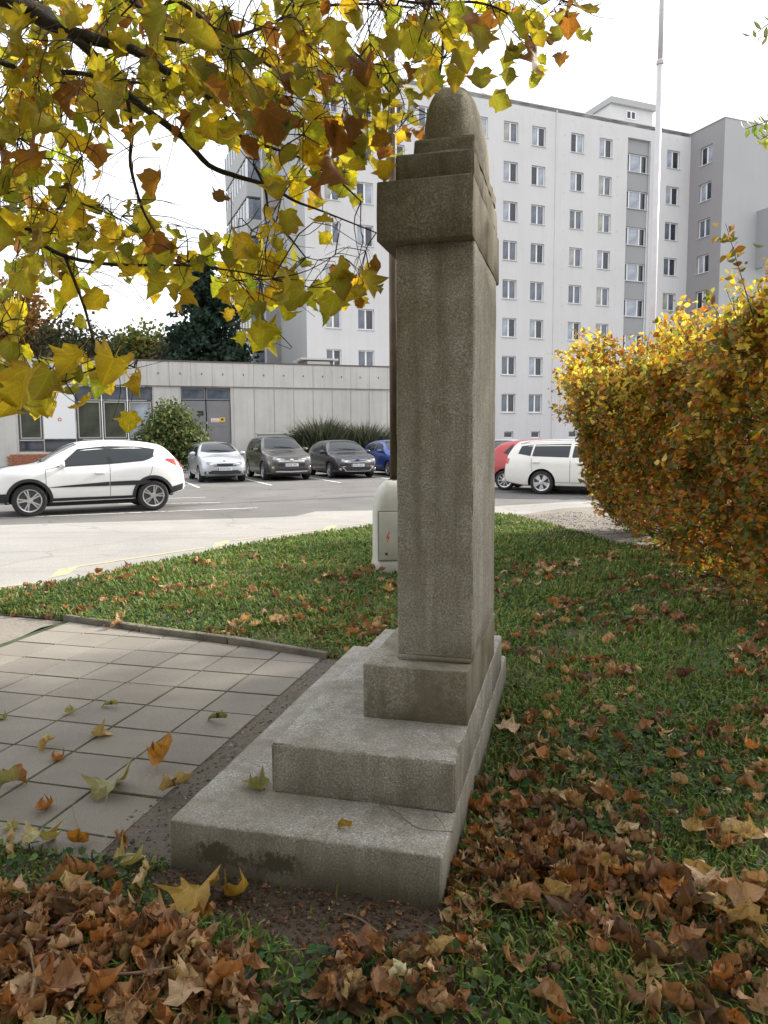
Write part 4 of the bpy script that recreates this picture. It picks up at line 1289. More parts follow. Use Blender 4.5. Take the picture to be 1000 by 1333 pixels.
# 1 white crossover, the nearest car, seen from its left side
def juke():
    P = hatch_spec(4.13, 1.76, 1.565, paints['white'], .345, 'ten', hood=.99, cowl=.98, rf=1.95, wx=(.83, 3.36))
    L, W = P['L'], P['W'] / 2
    P['top'] = [(0, .60), (.04, .76), (.14, .88), (.42, .985), (.9, 1.055), (1.12, 1.13), (1.42, 1.32), (1.78, 1.50), (2.1, 1.555), (2.6, 1.565), (3.1, 1.545), (3.52, 1.485), (3.70, 1.42), (3.86, 1.25), (3.98, 1.08), (4.06, .96), (4.10, .80), (4.13, .62)]
    P['belt'] = [(0, .56), (.04, .72), (.14, .84), (.42, .945), (.9, 1.0), (1.5, 1.0), (2.4, 1.03), (3.0, 1.09), (3.5, 1.13), (3.9, 1.04), (4.06, .92), (4.10, .76), (4.13, .58)]
    P['bot'] = [(0, .36), (.1, .29), (.6, .25), (3.4, .26), (3.95, .36), (4.13, .44)]
    P['wid'] = [(0, .66), (.03, .76), (.14, .88), (.4, .965), (.83, 1.0), (1.4, .975), (2.2, .965), (2.8, .98), (3.36, 1.0), (3.75, .96), (4.0, .88), (4.1, .80), (4.13, .72)]
    P['roofw'] = [(0, .8), (.95, .8), (1.9, .66), (3.0, .63), (3.7, .58), (4.13, .6)]
    q = q_hatch(P, 1.565, 1.0, 1.0, 1.95)
    q['side_glass'] = [('side_window', [(1.42, 1.05), (2.42, 1.09)], [(1.82, 1.405), (2.38, 1.462)]),
                       ('side_window', [(2.51, 1.095), (3.22, 1.155), (3.40, 1.25)], [(2.47, 1.462), (3.05, 1.447), (3.45, 1.385)])]
    q['glass_trim'] = [([(1.34, 1.025), (2.45, 1.07), (3.24, 1.13), (3.42, 1.225)], [(1.40, 1.05), (2.45, 1.09), (3.22, 1.155), (3.40, 1.25)]),
                       ([(2.42, 1.088), (2.38, 1.447)], [(2.51, 1.094), (2.47, 1.447)]),
                       ([(1.86, 1.40), (2.4, 1.445), (3.05, 1.43), (3.44, 1.375)], [(1.80, 1.40), (2.4, 1.462), (3.07, 1.447), (3.47, 1.385)])]
    q['moulding'] = [([(1.20, .60), (2.43, .60)], [(1.22, .61), (1.5, .635), (2.43, .69)], MAT['trim_black']), ([(2.45, .60), (3.1, .60), (3.28, .645)], [(2.45, .69), (2.9, .70), (3.30, .695)], MAT['trim_black'])]
    q['cladding'] = [([(1.22, .265), (2.97, .265)], [(1.22, .375), (2.97, .375)], MAT['trim_black']), ([(3.74, .38), (4.04, .46)], [(3.74, .52), (4.05, .60)], MAT['trim_black']), ([(.02, .37), (.42, .30)], [(.02, .5), (.42, .5)], MAT['trim_black'])]
    q['side_lamps'] = [([(3.66, 1.14), (3.86, 1.03), (4.045, .955)], [(3.68, 1.17), (3.88, 1.155), (4.0, 1.07)])]
    q['arch'] = .115
    q['handles'] = [(2.24, .885)]
    q['gaps'] = [(1.16, .38, 1.16, .98), (2.44, .38, 2.46, 1.07), (1.16, .98, 1.35, 1.02), (3.22, .72, 3.32, .85), (3.32, .85, 3.36, 1.0)]
    q['windscreen'] = (1.05, 1.80, .68, .55)
    q['rear_glass'] = (.54, .47, 1.17, 1.40)
    q['rear_lamps'] = [([(-.44, 1.0), (-.2, .97)], [(-.46, 1.12), (-.28, 1.14)])]
    q['head_lamps'] = [([(-.30, .60), (-.1, .60)], [(-.3, .74), (-.1, .74)])]
    q['mirror'] = (1.50, 1.085)
    q['rear'] = [('bumper_trim', [(-.74, .44), (.74, .44)], [(-.76, .60), (.76, .60)], MAT['trim_black'])]
    q['plate_rz'] = .86
    P['q'] = q
    return P
jf, jr = np.array([-7.42, 15.42]), np.array([-5.14, 16.68])
jd = (jr - jf) / np.linalg.norm(jr - jf); jn = np.array([-jd[1], jd[0]])
jrz = math.atan2(jd[1], jd[0])
jc = jf - jd * .83 + jn * .84
build_car('white_crossover', 'white crossover with black door mouldings, parked nearest on the left', 'cars parked around the lot', (jc[0], jc[1], -.026), jrz, juke())

# 2 silver estate
P = hatch_spec(4.26, 1.73, 1.45, paints['silver'], .30, 'five', hood=.96, tail='estate', cowl=1.05, rf=1.95, wx=(.82, 3.29))
q = q_hatch(P, 1.45, .96, 1.05, 1.95, 'estate')
q['badge'] = (.80, .045, .045, MAT['chrome']); q['rails'] = (2.0, 3.9, .56); q['fog'] = [('f', 0, .62, .36)]
q['front'].append(('bumper_trim', [(-.72, .33), (0, .31), (.72, .33)], [(-.72, .42), (0, .40), (.72, .42)], MAT['trim_black']))
q['front'].append(('chrome_strip', [(-.44, .695), (0, .70), (.44, .695)], [(-.44, .715), (0, .72), (.44, .715)], MAT['chrome']))
P['q'] = q
build_car('silver_estate', 'silver estate car with roof rails beside the round green bush', CARG, (-5.77, 26.9, -.026), NR, P)
# 3 bronze suv
P = hatch_spec(4.57, 1.845, 1.67, paints['bronze'], .355, 'five', hood=1.06, tail='estate', cowl=1.12, rf=2.1, wx=(.92, 3.58))
P['top'][0:4] = [(0, .72), (.04, .84), (.16, .92), (.5, 1.0)]
P['belt'][0:4] = [(0, .68), (.04, .8), (.16, .88), (.5, .96)]
q = q_hatch(P, 1.67, 1.06, 1.12, 2.1, 'estate')
q['head_lamps'] = [([(-.30, .80), (-.12, .76), (.08, .75)], [(-.31, .90), (-.12, .86), (.06, .82)])]
q['front'] = [('grille', [(-.50, .56), (0, .54), (.50, .56)], [(-.52, .66), (0, .66), (.52, .66)], MAT['trim_black']),
              ('chrome_strip', [(-.5, .72), (0, .70), (.5, .72)], [(-.5, .78), (0, .76), (.5, .78)], MAT['chrome']),
              ('air_intake', [(-.62, .36), (0, .34), (.62, .36)], [(-.58, .48), (0, .47), (.58, .48)], MAT['trim_black']),
              ('skid_plate', [(-.6, .34), (0, .32), (.6, .34)], [(-.6, .385), (0, .365), (.6, .385)], MAT['chrome'])]
q['badge'] = (.775, .085, .055, MAT['chrome']); q['plate_z'] = .60; q['plate_rz'] = .95; q['fog'] = [('f', 0, .70, .50)]; q['mirror'] = (1.6, 1.16)
P['q'] = q
build_car('brown_suv', 'dark bronze brown sport utility car between the silver and the black car', CARG, (-3.45, 27.75, -.026), NR, P)
# 4 black hatchback
P = hatch_spec(4.34, 1.84, 1.49, paints['black'], .315, 'five', hood=.95, tail='hatch', cowl=1.1, rf=2.0, wx=(.9, 3.54))
q = q_hatch(P, 1.49, .95, 1.1, 2.0, 'hatch')
q['front'] = [('grille', [(-.42, .66), (0, .645), (.42, .66)], [(-.46, .735), (0, .74), (.46, .735)], MAT['chrome']),
              ('grille', [(-.40, .672), (0, .658), (.40, .672)], [(-.43, .722), (0, .727), (.43, .722)], MAT['trim_black']),
              ('chrome_strip', [(-.5, .30), (0, .29), (.5, .30)], [(-.68, .50), (0, .50), (.68, .50)], MAT['chrome']),
              ('air_intake', [(-.47, .325), (0, .315), (.47, .325)], [(-.62, .475), (0, .475), (.62, .475)], MAT['trim_black'])]
q['badge'] = (.75, .075, .035, MAT['plate_blue']); q['fog'] = [('f', 0, .70, .38)]; q['plate_z'] = .53
P['q'] = q
build_car('black_hatchback', 'black hatchback with chrome rimmed lower grille right of the brown car', CARG, (-1.0, 28.85, -.026), NR, P)
# 5 blue hatchback
P = hatch_spec(4.2, 1.76, 1.47, paints['blue'], .31, 'multi', hood=.95, tail='hatch', cowl=1.1, rf=2.0, wx=(.85, 3.42))
P['q'] = q_hatch(P, 1.47, .95, 1.1, 2.0, 'hatch')
build_car('blue_hatchback', 'blue hatchback half hidden behind the lamp post', CARG, (1.28, 30.0, -.026), NR, P)
# 6 ivory estate on the right, tail towards the pillar
hd = np.array([.905, -.425]); hn = np.array([.425, .905])
P = hatch_spec(4.77, 1.82, 1.50, paints['ivory'], .33, 'star', hood=.97, tail='estate', cowl=1.15, rf=2.15, wx=(.93, 3.64))
q = q_hatch(P, 1.50, .97, 1.15, 2.15, 'estate'); q['rails'] = (2.1, 4.3, .60); q['rail_mat'] = MAT['chrome']
q['rear_lamps'] = [([(-.42, .84), (-.12, .86)], [(-.44, .99), (-.16, 1.0)])]
P['q'] = q
w = np.array([4.42, 20.6]); nose = w + hd * 3.64 + hn * .80
build_car('white_estate', 'white estate car with roof rails half hidden behind the golden hedge', 'cars parked around the lot', (nose[0], nose[1], -.026), math.atan2(-hd[1], -hd[0]), P)
# 7 red hatchback
P = hatch_spec(3.99, 1.69, 1.50, paints['red'], .30, 'multi', hood=.96, tail='hatch', cowl=1.0, rf=1.9, wx=(.78, 3.28))
P['q'] = q_hatch(P, 1.50, .96, 1.0, 1.9, 'hatch')
w = np.array([3.66, 22.25]); nose = w + hd * 3.28 + hn * .75
build_car('red_hatchback', 'red hatchback between the stone pillar and the white estate car', 'cars parked around the lot', (nose[0], nose[1], -.026), math.atan2(-hd[1], -hd[0]), P)
# 8 pale car further back
P = hatch_spec(4.2, 1.75, 1.47, paints['pale'], .31, 'multi', hood=.95, tail='hatch', cowl=1.1, rf=2.0, wx=(.85, 3.42))
P['q'] = q_hatch(P, 1.47, .95, 1.1, 2.0, 'hatch')
build_car('pale_hatchback', 'pale silver car peeking out behind the red hatchback', 'cars parked around the lot', (3.6, 26.5, -.026), math.radians(62), P)

# ================================================================== FOLIAGE TOOLS
def rot_from(n, up_twist):
    """rotation matrices (k,3,3) whose third column is n and which are twisted by an angle"""
    n = n / np.linalg.norm(n, axis=1)[:, None]
    ref = np.where(np.abs(n[:, 2:3]) > .95, np.array([[1.0, 0, 0]]), np.array([[0, 0, 1.0]]))
    a = np.cross(ref, n); a /= np.linalg.norm(a, axis=1)[:, None]
    b = np.cross(n, a)
    c, s = np.cos(up_twist)[:, None], np.sin(up_twist)[:, None]
    x = a * c + b * s; y = -a * s + b * c
    return np.stack([x, y, n], 2)
def scatter(bases, which, pos, R, scale, colors, leafxy=None):
    """joins instances of base meshes into arrays; bases = [(V, T, shade)]"""
    VV, TT, CC, LL = [], [], [], []
    off = 0
    for b, (V, T, S) in enumerate(bases):
        k = np.nonzero(which == b)[0]
        if len(k) == 0: continue
        P = np.einsum('kij,vj->kvi', R[k], V) * scale[k][:, None, None] + pos[k][:, None, :]
        n = len(V)
        if leafxy is not None: LL.append(np.tile(leafxy[b], (len(k), 1)))
        VV.append(P.reshape(-1, 3))
        TT.append((T[None] + (np.arange(len(k)) * n)[:, None, None] + off).reshape(-1, 3))
        CC.append((colors[k][:, None, :] * S[None, :, None] if S.ndim == 1 else colors[k][:, None, :] * S[None]).reshape(-1, 3))
        off += len(k) * n
    if leafxy is not None: return np.concatenate(VV), np.concatenate(TT), np.concatenate(CC), np.concatenate(LL)
    return np.concatenate(VV), np.concatenate(TT), np.concatenate(CC)
HALF = [(.0, .0), (.14, -.07), (.29, -.08), (.47, .01), (.40, .15), (.44, .25), (.67, .46), (.46, .48), (.33, .55), (.34, .67), (.15, .84)]
LXY = {}
def plane_leaf(roll=0.0, bend=0.0, fold=0.0, wav=.03, seed=0, petiole=True, crumple=0.0):
    r = np.random.default_rng(seed)
    o = [(x * (1 + .22 * (r.random() - .5)), y + .10 * (r.random() - .5)) for x, y in HALF[1:]]
    l = [(-x * (1 + .22 * (r.random() - .5)), y + .10 * (r.random() - .5)) for x, y in HALF[1:]][::-1]
    outl = np.array([(0, 0)] + o + [(0, 1.04)] + l)
    c = np.array([0, .36])
    inner = c + (outl - c) * .55
    P = np.vstack([c[None], inner, outl])
    flat = np.column_stack([P, np.zeros(len(P))])
    n = len(outl)
    T = []
    for i in range(n):
        j = (i + 1) % n
        T += [(0, 1 + i, 1 + j), (1 + i, 1 + n + i, 1 + n + j), (1 + i, 1 + n + j, 1 + j)]
    x, y = P[:, 0].copy(), P[:, 1].copy()
    z = np.abs(x) * fold + wav * np.sin(7 * y + 5 * x + seed) * (np.hypot(x, y - .36) * 1.6) + crumple * (r.random(len(x)) - .5) * np.hypot(x, y - .36)
    if abs(roll) > 1e-3:
        a = x * roll * (1 + .5 * (y - .3)); x = np.sin(a) / roll; z = z + (1 - np.cos(a)) / abs(roll)
    if abs(bend) > 1e-3:
        a = (y - .3) * bend; zz = z; y = .3 + np.sin(a) / bend - zz * np.sin(a); z = (1 - np.cos(a)) / bend + zz * np.cos(a)
    V = np.stack([x, y, z], 1)
    S = np.concatenate([[1.0], np.full(n, 1.0), np.full(n, .86)])
    if petiole:
        k = len(V)
        w = .012
        b = V[1 + n]
        L = .55
        pv = [b + [-w, 0, 0], b + [w, 0, 0], b + [-w * .8, -L * .5, -.06], b + [w * .8, -L * .5, -.06], b + [-w, -L, -.02], b + [w, -L, -.02]]
        V = np.vstack([V, pv]); S = np.concatenate([S, np.full(6, .8)])
        T += [(k, k + 1, k + 3), (k, k + 3, k + 2), (k + 2, k + 3, k + 5), (k + 2, k + 5, k + 4)]
    LXY[seed] = np.vstack([flat, np.tile([.5, -.5, 0], (len(V) - len(flat), 1))])
    return V, np.array(T), S
FRESH = [plane_leaf(roll=r_, bend=b_, fold=f_, wav=.07, seed=i, crumple=.08) for i, (r_, b_, f_) in enumerate([(.8, .5, .2), (1.9, .9, .0), (-1.2, .9, .35), (.5, -.8, .4), (2.6, .5, .1), (-.8, 1.4, .2), (1.2, -1.0, .25), (3.2, .8, 0), (.3, .4, .15), (-2.0, .6, .2), (.9, 1.6, .5), (2.2, -.7, .4)])]
FRESH_XY = [LXY[i] for i in range(12)]
DRY = [plane_leaf(roll=r_, bend=b_, fold=f_, wav=.09, seed=40 + i, crumple=.36) for i, (r_, b_, f_) in enumerate([(6.6, .8, .2), (8.5, -.6, .1), (4.2, 1.6, .3), (8.0, .9, 0), (5.2, -1.3, .2), (3.2, 2.2, .1), (6.2, 1.5, .3), (2.2, .9, .4), (9.5, .3, .1), (4.4, -1.8, .2), (1.2, -1.2, .15), (5.4, 2.4, 0)])]
DRY_XY = [LXY[40 + i] for i in range(12)]
def oval_leaf(fold, bend, w=.33):
    P = np.array([(0, 0), (w * .8, .3), (w, .55), (w * .55, .85), (0, 1.08), (-w * .55, .85), (-w, .55), (-w * .8, .3), (0, .55)], float)
    z = np.abs(P[:, 0]) * fold + bend * (P[:, 1] - .4) ** 2
    V = np.column_stack([P, z])
    T = np.array([(8, i, (i + 1) % 8) for i in range(8)])
    S = np.array([.9] * 8 + [1.05])
    return V, T, S
OVAL = [oval_leaf(.3, .3), oval_leaf(-.25, .5), oval_leaf(.5, -.4), oval_leaf(.1, .8)]
QUAD = [(np.array([(0, 0, 0), (.4, .45, .08), (0, 1, -.03), (-.4, .45, .08)], float), np.array([(0, 1, 2), (0, 2, 3)]), np.ones(4))]
def pick(cols, probs, n, jit=.18):
    c = np.array(cols)[rng.choice(len(cols), n, p=np.array(probs) / sum(probs))]
    return np.clip(c * (1 + jit * rng.standard_normal((n, 1))) * (1 + .08 * rng.standard_normal((n, 3))), .004, .85)
def vnoise3(P):
    return np.sin(P[:, 0] * 1.9 + P[:, 2] * 1.3) * np.cos(P[:, 1] * 1.7 - P[:, 2] * .8)
def unit(n):
    v = rng.standard_normal((n, 3)); return v / np.linalg.norm(v, axis=1)[:, None]

# ================================================================== BACKGROUND TREES AND SHRUBS
def crown_tree(name, label, loc, h, lobes, cols, probs, n, leaf, trunk_r=.22, cat='tree', group=None, trunk_top=.75, mats='foliage'):
    root = tag(empty(name, (loc[0], loc[1], -.04)), label, cat, group)
    P = []
    per = np.array([a[3] * a[4] * a[5] for a in lobes]) ** .66; per = (per / per.sum() * n).astype(int)
    for (cx, cy, cz, rx, ry, rz), k in zip(lobes, per):
        u = unit(k); r = rng.random((k, 1)) ** .42
        bump = 1 + .22 * np.sin(u[:, :1] * 5 + cx) * np.cos(u[:, 1:2] * 6 + cz) + .14 * rng.standard_normal((k, 1))
        P.append(np.array([cx, cy, cz]) + u * r * bump * np.array([rx, ry, rz]))
    P = np.concatenate(P); P = P[P[:, 2] > .1]
    k = len(P)
    # clumps: leaves gather round twig ends
    P += .0
    V, T, C = scatter(QUAD, np.zeros(k, int), P, rot_from(unit(k) + np.array([0, 0, .5]), rng.random(k) * 6.28), leaf * (.6 + .8 * rng.random(k)), pick(cols, probs, k, .22))
    o = meshobj('crown', npmesh('crown', V, T, C, MAT[mats]), root); o['kind'] = 'stuff'
    pts = [(0, 0, 0), (.05, .03, h * .25), (-.04, .02, h * .5), (.02, 0, h * trunk_top)]
    V, T = tube_arrays(smooth_path(pts), np.linspace(trunk_r, trunk_r * .35, len(smooth_path(pts))), 9, .15)
    meshobj('trunk', npmesh('trunk', V, T, None, MAT['bark'], True), root)
    for (cx, cy, cz, rx, ry, rz) in lobes:
        z0 = min(cz * .6, h * trunk_top * .9)
        pp = smooth_path([(0, 0, z0), (cx * .4, cy * .4, z0 + (cz - z0) * .5), (cx, cy, cz), (cx * 1.25 + .1, cy * 1.25, cz + rz * .5)])
        V, T = tube_arrays(pp, np.linspace(trunk_r * .4, .025, len(pp)), 6)
        meshobj('branch', npmesh('branch', V, T, None, MAT['bark'], True), root)
    return root
for i, (x_, y_, h_, lab) in enumerate(((-13, -17, 10, 'broad green tree added out of view behind the viewer to the left'), (-3, -21, 11, 'tall green tree added out of view straight behind the viewer'), (7, -18, 10, 'green tree added out of view behind the viewer to the right'), (16, -13, 9.5, 'round green tree added out of view far right behind the viewer'), (-22, -10, 10, 'olive tree added out of view far left behind the viewer'))):
    crown_tree('added_shade_tree', lab, (x_, y_), h_, [(0, 0, h_ * .6, 4.6, 4, h_ * .36), (2.6, .5, h_ * .5, 3.4, 3.2, h_ * .33), (-2.6, -.4, h_ * .5, 3.4, 3.2, h_ * .33)], [(.07, .095, .03), (.11, .12, .035), (.16, .13, .04)], [3, 2, 1], 5000, .55)  # trees added out of view, for darker front faces and glass reflections
# dark conifer with tiers of drooping sprays
con = tag(empty('conifer_tree', (-10.9, 46.5, -.04)), 'dark green conifer standing behind the flat roofed building', 'tree')
pos, nor, tw = [], [], []
for z in np.linspace(1.2, 12.2, 30):
    rad = (1 - (z / 12.6) ** 1.7) * 4.0 + .3
    nb = int(7 + rad * 2)
    for b in range(nb):
        a = rng.random() * 6.28; L = rad * (.65 + .5 * rng.random())
        m = int(26 + 60 * L / 3)
        t = rng.random(m) ** .7
        x = np.cos(a) * t * L + .16 * rng.standard_normal(m) * (.6 + t); y = np.sin(a) * t * L + .16 * rng.standard_normal(m) * (.6 + t)
        zz = z - .25 * t * L + .28 * t ** 2 * L * .3 + .12 * rng.standard_normal(m)
        pos.append(np.column_stack([x, y, zz]))
P = np.concatenate(pos); k = len(P)
V, T, C = scatter(QUAD, np.zeros(k, int), P, rot_from(unit(k) + np.array([0, 0, .6]), rng.random(k) * 6.28), .30 * (.6 + .8 * rng.random(k)), pick([(.022, .045, .03), (.03, .055, .03), (.016, .03, .022)], [3, 2, 2], k, .25))
o = meshobj('crown', npmesh('crown', V, T, C, MAT['foliage']), con); o['kind'] = 'stuff'
V, T = tube_arrays([(0, 0, 0), (0, 0, 6), (0, 0, 12.3)], [.28, .18, .03], 9); meshobj('trunk', npmesh('trunk', V, T, None, MAT['bark'], True), con)
crown_tree('orange_tree', 'orange brown autumn tree at the far left behind the building', (-25.5, 51), 12, [(0, 0, 9.3, 3.0, 3, 2.9), (-2, .5, 8, 2.5, 2.5, 2.6), (1.6, 0, 7.3, 2.2, 2.2, 2.2)], [(.30, .15, .03), (.22, .11, .03), (.34, .20, .04)], [3, 2, 2], 9000, .34)
crown_tree('olive_tree', 'thin dark olive tree with bare twigs behind the flat roof', (-20.5, 50), 9.5, [(0, 0, 7.3, 2.6, 2, 2.2), (1.9, 0, 6.5, 1.8, 2, 1.8), (-1.8, 0, 6.6, 2.0, 2, 1.8)], [(.075, .085, .035), (.10, .09, .04), (.05, .06, .03)], [3, 2, 2], 7500, .26)
crown_tree('green_yellow_tree', 'green and yellow broadleaf tree behind the flat roof', (-17.6, 56), 9.5, [(0, 0, 7.6, 2.4, 2, 2.3), (1.9, 0, 7.0, 1.8, 2, 1.9), (-1.2, 0, 8.0, 1.7, 2, 1.5)], [(.16, .19, .04), (.30, .25, .05), (.11, .14, .04)], [3, 1.4, 2], 8000, .30)
crown_tree('russet_tree', 'low russet tree between the yellow tree and the conifer', (-14.6, 54), 8.5, [(0, 0, 6.8, 2.0, 2, 1.9), (1.8, 0, 6.4, 1.6, 1.6, 1.6)], [(.17, .10, .045), (.13, .12, .04), (.10, .075, .04)], [2, 2, 2], 6000, .28)
crown_tree('round_bush', 'round green bush between the white crossover and the silver car', (-10.0, 34.9), 3.3, [(0, 0, 1.75, 1.35, 1.2, 1.45), (.75, .1, 1.35, 1.0, 1, 1.15), (-.75, 0, 1.3, .95, 1, 1.1), (.1, 0, 2.4, .95, .9, .9)], [(.085, .12, .04), (.12, .155, .05), (.19, .17, .045)], [3, 3, 1], 9500, .15, .06, 'bush', trunk_top=.4)
def grass_shrub(loc, w, h, n, label):
    root = tag(empty('arching_shrub', (loc[0], loc[1], -.03)), label, 'shrub', 'shrubs along the service building wall')
    VV, TT, CC, off = [], [], [], 0
    for i in range(n):
        a = rng.random() * 6.28
        b = np.array([rng.normal(0, w * .42), rng.normal(0, .35), .1])
        L = h * (.65 + .5 * rng.random()) * (1 - .35 * min(1, abs(b[0]) / w))
        lean = .28 + .5 * rng.random()
        d = np.array([math.cos(a), math.sin(a), 0])
        q = np.array([b + d * L * lean * t ** 1.6 + np.array([0, 0, L * (t - .32 * lean * t * t)]) for t in (0, .4, .75, 1.0)])
        side = np.array([-d[1], d[0], 0]) * .028
        v = np.concatenate([[q[0] - side, q[0] + side, q[1] - side, q[1] + side, q[2] - side * .8, q[2] + side * .8], [q[3]]])
        VV.append(v); TT.append(np.array([(0, 1, 3), (0, 3, 2), (2, 3, 5), (2, 5, 4), (4, 5, 6)]) + off); off += 7
        c = np.array([(.07, .085, .05), (.09, .10, .06), (.055, .06, .04)][rng.integers(3)]) * (1 + .2 * rng.standard_normal())
        CC.append(np.tile(np.abs(c), (7, 1)))
    o = meshobj('foliage', npmesh('foliage', np.concatenate(VV), np.concatenate(TT), np.concatenate(CC), MAT['foliage']), root); o['kind'] = 'stuff'
    for k in range(5):
        V, T = tube_arrays([(rng.normal(0, w * .3), 0, 0), (rng.normal(0, w * .3), .05, h * .7)], [.02, .008], 5); meshobj('stem', npmesh('stem', V, T, None, MAT['bark'], True), root)
    return root
grass_shrub((-3.0, 36.6), 1.25, 2.7, 2600, 'wide arching grey green shrub behind the brown and black cars')
grass_shrub((-1.0, 37.4), 1.0, 2.5, 1700, 'arching grey green shrub behind the black car')
grass_shrub((1.0, 37.8), .8, 2.4, 1200, 'arching grey green shrub behind the blue car beside the lamp post')
crown_tree('small_shrub', 'small light green shrub poking up beside the utility box', (-4.35, 37.6), 1.9, [(0, 0, 1.3, .6, .5, .75), (.5, 0, 1.0, .5, .4, .6)], [(.10, .14, .04), (.14, .16, .06)], [1, 1], 1200, .13, .03, 'shrub', trunk_top=.4)

# ================================================================== GOLDEN HEDGE
hedge = tag(empty('golden_hedge', (4.0, 9.0, 0)), 'big golden brown autumn hedge on the right edge of the lawn', 'hedge')
HO = np.array([4.0, 9.0, 0])
def hedge_x(y): return 3.36 + (y - 6.2) * .084            # foot of its left face
def hedge_top(y, x):
    r_ = np.clip((np.asarray(x) - (hedge_x(y) - .35 - .1 * np.clip(np.asarray(y) - 8, 0, 5))) / 1.4, 0, 1)
    return 2.15 + .78 * r_ ** .6 + .07 * (9.5 - y) + .13 * np.sin(y * 1.3 + 1) + .10 * np.sin(x * 2.1 + y * 2.2)
n = 74000
y = 5.2 + rng.random(n) * 7.6
u = rng.random(n)
zt = hedge_top(y, hedge_x(y) - .2)
side = u < .66
z = np.where(side, .06 + rng.random(n) ** .8 * (zt - .1), 0)
bul = (.30 + .115 * np.clip(y - 8, 0, 5)) * np.sin(np.clip(z / 3.0, 0, 1) * math.pi * .62) + .10 * np.sin(y * 3.1 + z * 2.3) + .09 * np.sin(y * 5.7 - z * 4.1) + .06 * np.sin(y * 11 + z * 9)
depth_in = np.abs(rng.normal(0, .26, n))
x = hedge_x(y) - bul + depth_in
endc = y > 12.0                                           # rounded far end
x = x + np.where(endc, (y - 12.0) ** 2 * 1.3, 0)
topx = hedge_x(y) - .3 + rng.random(n) * 2.9
tz = hedge_top(y, topx) - np.abs(rng.normal(0, .22, n))
x = np.where(side, x, topx); z = np.where(side, z, tz)
# far end face and near end face
m = 12000
xe = hedge_x(12.6) - .1 + rng.random(m) * 2.3; ze = .2 + rng.random(m) * 2.5; xe = xe - .62 * np.sin(np.clip(ze / 3, 0, 1) * 2)
ye = np.where(rng.random(m) < .75, 12.75 + .22 * np.sin(ze * 3 + xe * 2) - np.abs(rng.normal(0, .25, m)), 5.2 + np.abs(rng.normal(0, .2, m)))
x = np.concatenate([x, xe]); y = np.concatenate([y, ye]); z = np.concatenate([z, ze])
# interior, thin
m = 9000
x = np.concatenate([x, 3.6 + rng.random(m) * 2.3]); y = np.concatenate([y, 5.4 + rng.random(m) * 7]); z = np.concatenate([z, .4 + rng.random(m) * 2.5])
P = np.column_stack([x, y, z])
# sprays sticking out of the top and the left
sp, stems = [], []
for i in range(390):
    if i < 90:
        yy = 9.2 + rng.random() * 3.4; zz = 1.6 + rng.random() * 1.1; xx = hedge_x(yy) - .5; d = np.array([-1.0, rng.normal(0, .4), .35 + .4 * rng.random()]); L = .25 + .5 * rng.random()
    elif i < 130:
        yy = 5.8 + rng.random() * 6; zz = .6 + rng.random() * 1.8; xx = hedge_x(yy) - .3; d = np.array([-1.0, rng.normal(0, .4), .1 * rng.standard_normal()]); L = .15 + .25 * rng.random()
    else:
        yy = 5.6 + rng.random() * 7; xx = hedge_x(yy) - .3 + rng.random() * 2.6; zz = hedge_top(yy, xx) - .2; d = np.array([rng.normal(-.15, .3), rng.normal(0, .3), 1.0]); L = (.25 + .6 * rng.random() ** 1.5) * (1.1 - .05 * (yy - 6))
    d /= np.linalg.norm(d)
    k = int(16 + L * 62); t = rng.random(k)
    sp.append(np.array([xx, yy, zz]) + d * (t * L)[:, None] + .045 * rng.standard_normal((k, 3)))
    stems.append(((xx, yy, zz), tuple(np.array([xx, yy, zz]) + d * L)))
P = np.concatenate([P] + sp)
keep = ~((P[:, 2] < .75) & (rng.random(len(P)) < np.where(P[:, 1] > 8.5, .6, .1) * (1 - P[:, 2] / .75)))
# small holes where the daylight comes through
hol = np.sin(P[:, 1] * 4.3 + 1) * np.sin(P[:, 2] * 5.1 + P[:, 1]) * np.sin(P[:, 1] * 9.1 - P[:, 2] * 3)
keep &= ~((hol > .35) & (rng.random(len(P)) < .8) & (P[:, 2] < 2.2))
keep &= ~((np.sin(P[:, 1] * 6.1 + P[:, 2] * 2) * np.sin(P[:, 2] * 7.3 - P[:, 0] * 3) * np.sin(P[:, 0] * 5 + P[:, 1] * 3.3) > .22) & (rng.random(len(P)) < .75))
P = P[keep]
k = len(P)
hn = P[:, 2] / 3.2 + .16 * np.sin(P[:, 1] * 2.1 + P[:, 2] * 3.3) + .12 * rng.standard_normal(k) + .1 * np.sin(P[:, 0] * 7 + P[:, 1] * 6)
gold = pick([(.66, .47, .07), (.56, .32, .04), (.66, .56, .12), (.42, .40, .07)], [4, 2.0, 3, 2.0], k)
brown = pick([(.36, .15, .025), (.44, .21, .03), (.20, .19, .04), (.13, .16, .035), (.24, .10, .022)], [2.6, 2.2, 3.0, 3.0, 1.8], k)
C = np.where((hn > .80 + .2 * rng.standard_normal(k))[:, None], gold, brown)  # golder towards the top: leaf colour, with its sunlit look painted in
R = rot_from(np.column_stack([rng.normal(-.5, .6, k), rng.normal(-.3, .6, k), rng.normal(.5, .5, k)]), rng.random(k) * 6.28)
S = .046 + .055 * rng.random(k) ** 1.4
which = rng.integers(0, 4, k)
px, py, dp = toPx(P)
vis = (px > 690) & (px < 1000) & (py > 300) & (py < 830)
front = vis & (P[:, 0] < hedge_x(P[:, 1]) - .12)
order = np.argsort(np.where(front, dp / S, 1e9))[:300]
single = np.zeros(k, bool); single[order[front[order]]] = True
rest = np.nonzero(~single)[0]
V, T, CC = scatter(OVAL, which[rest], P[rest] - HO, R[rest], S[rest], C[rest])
o = meshobj('foliage', npmesh('foliage', V, T, CC, MAT['hedge_leaf']), hedge); o['kind'] = 'stuff'
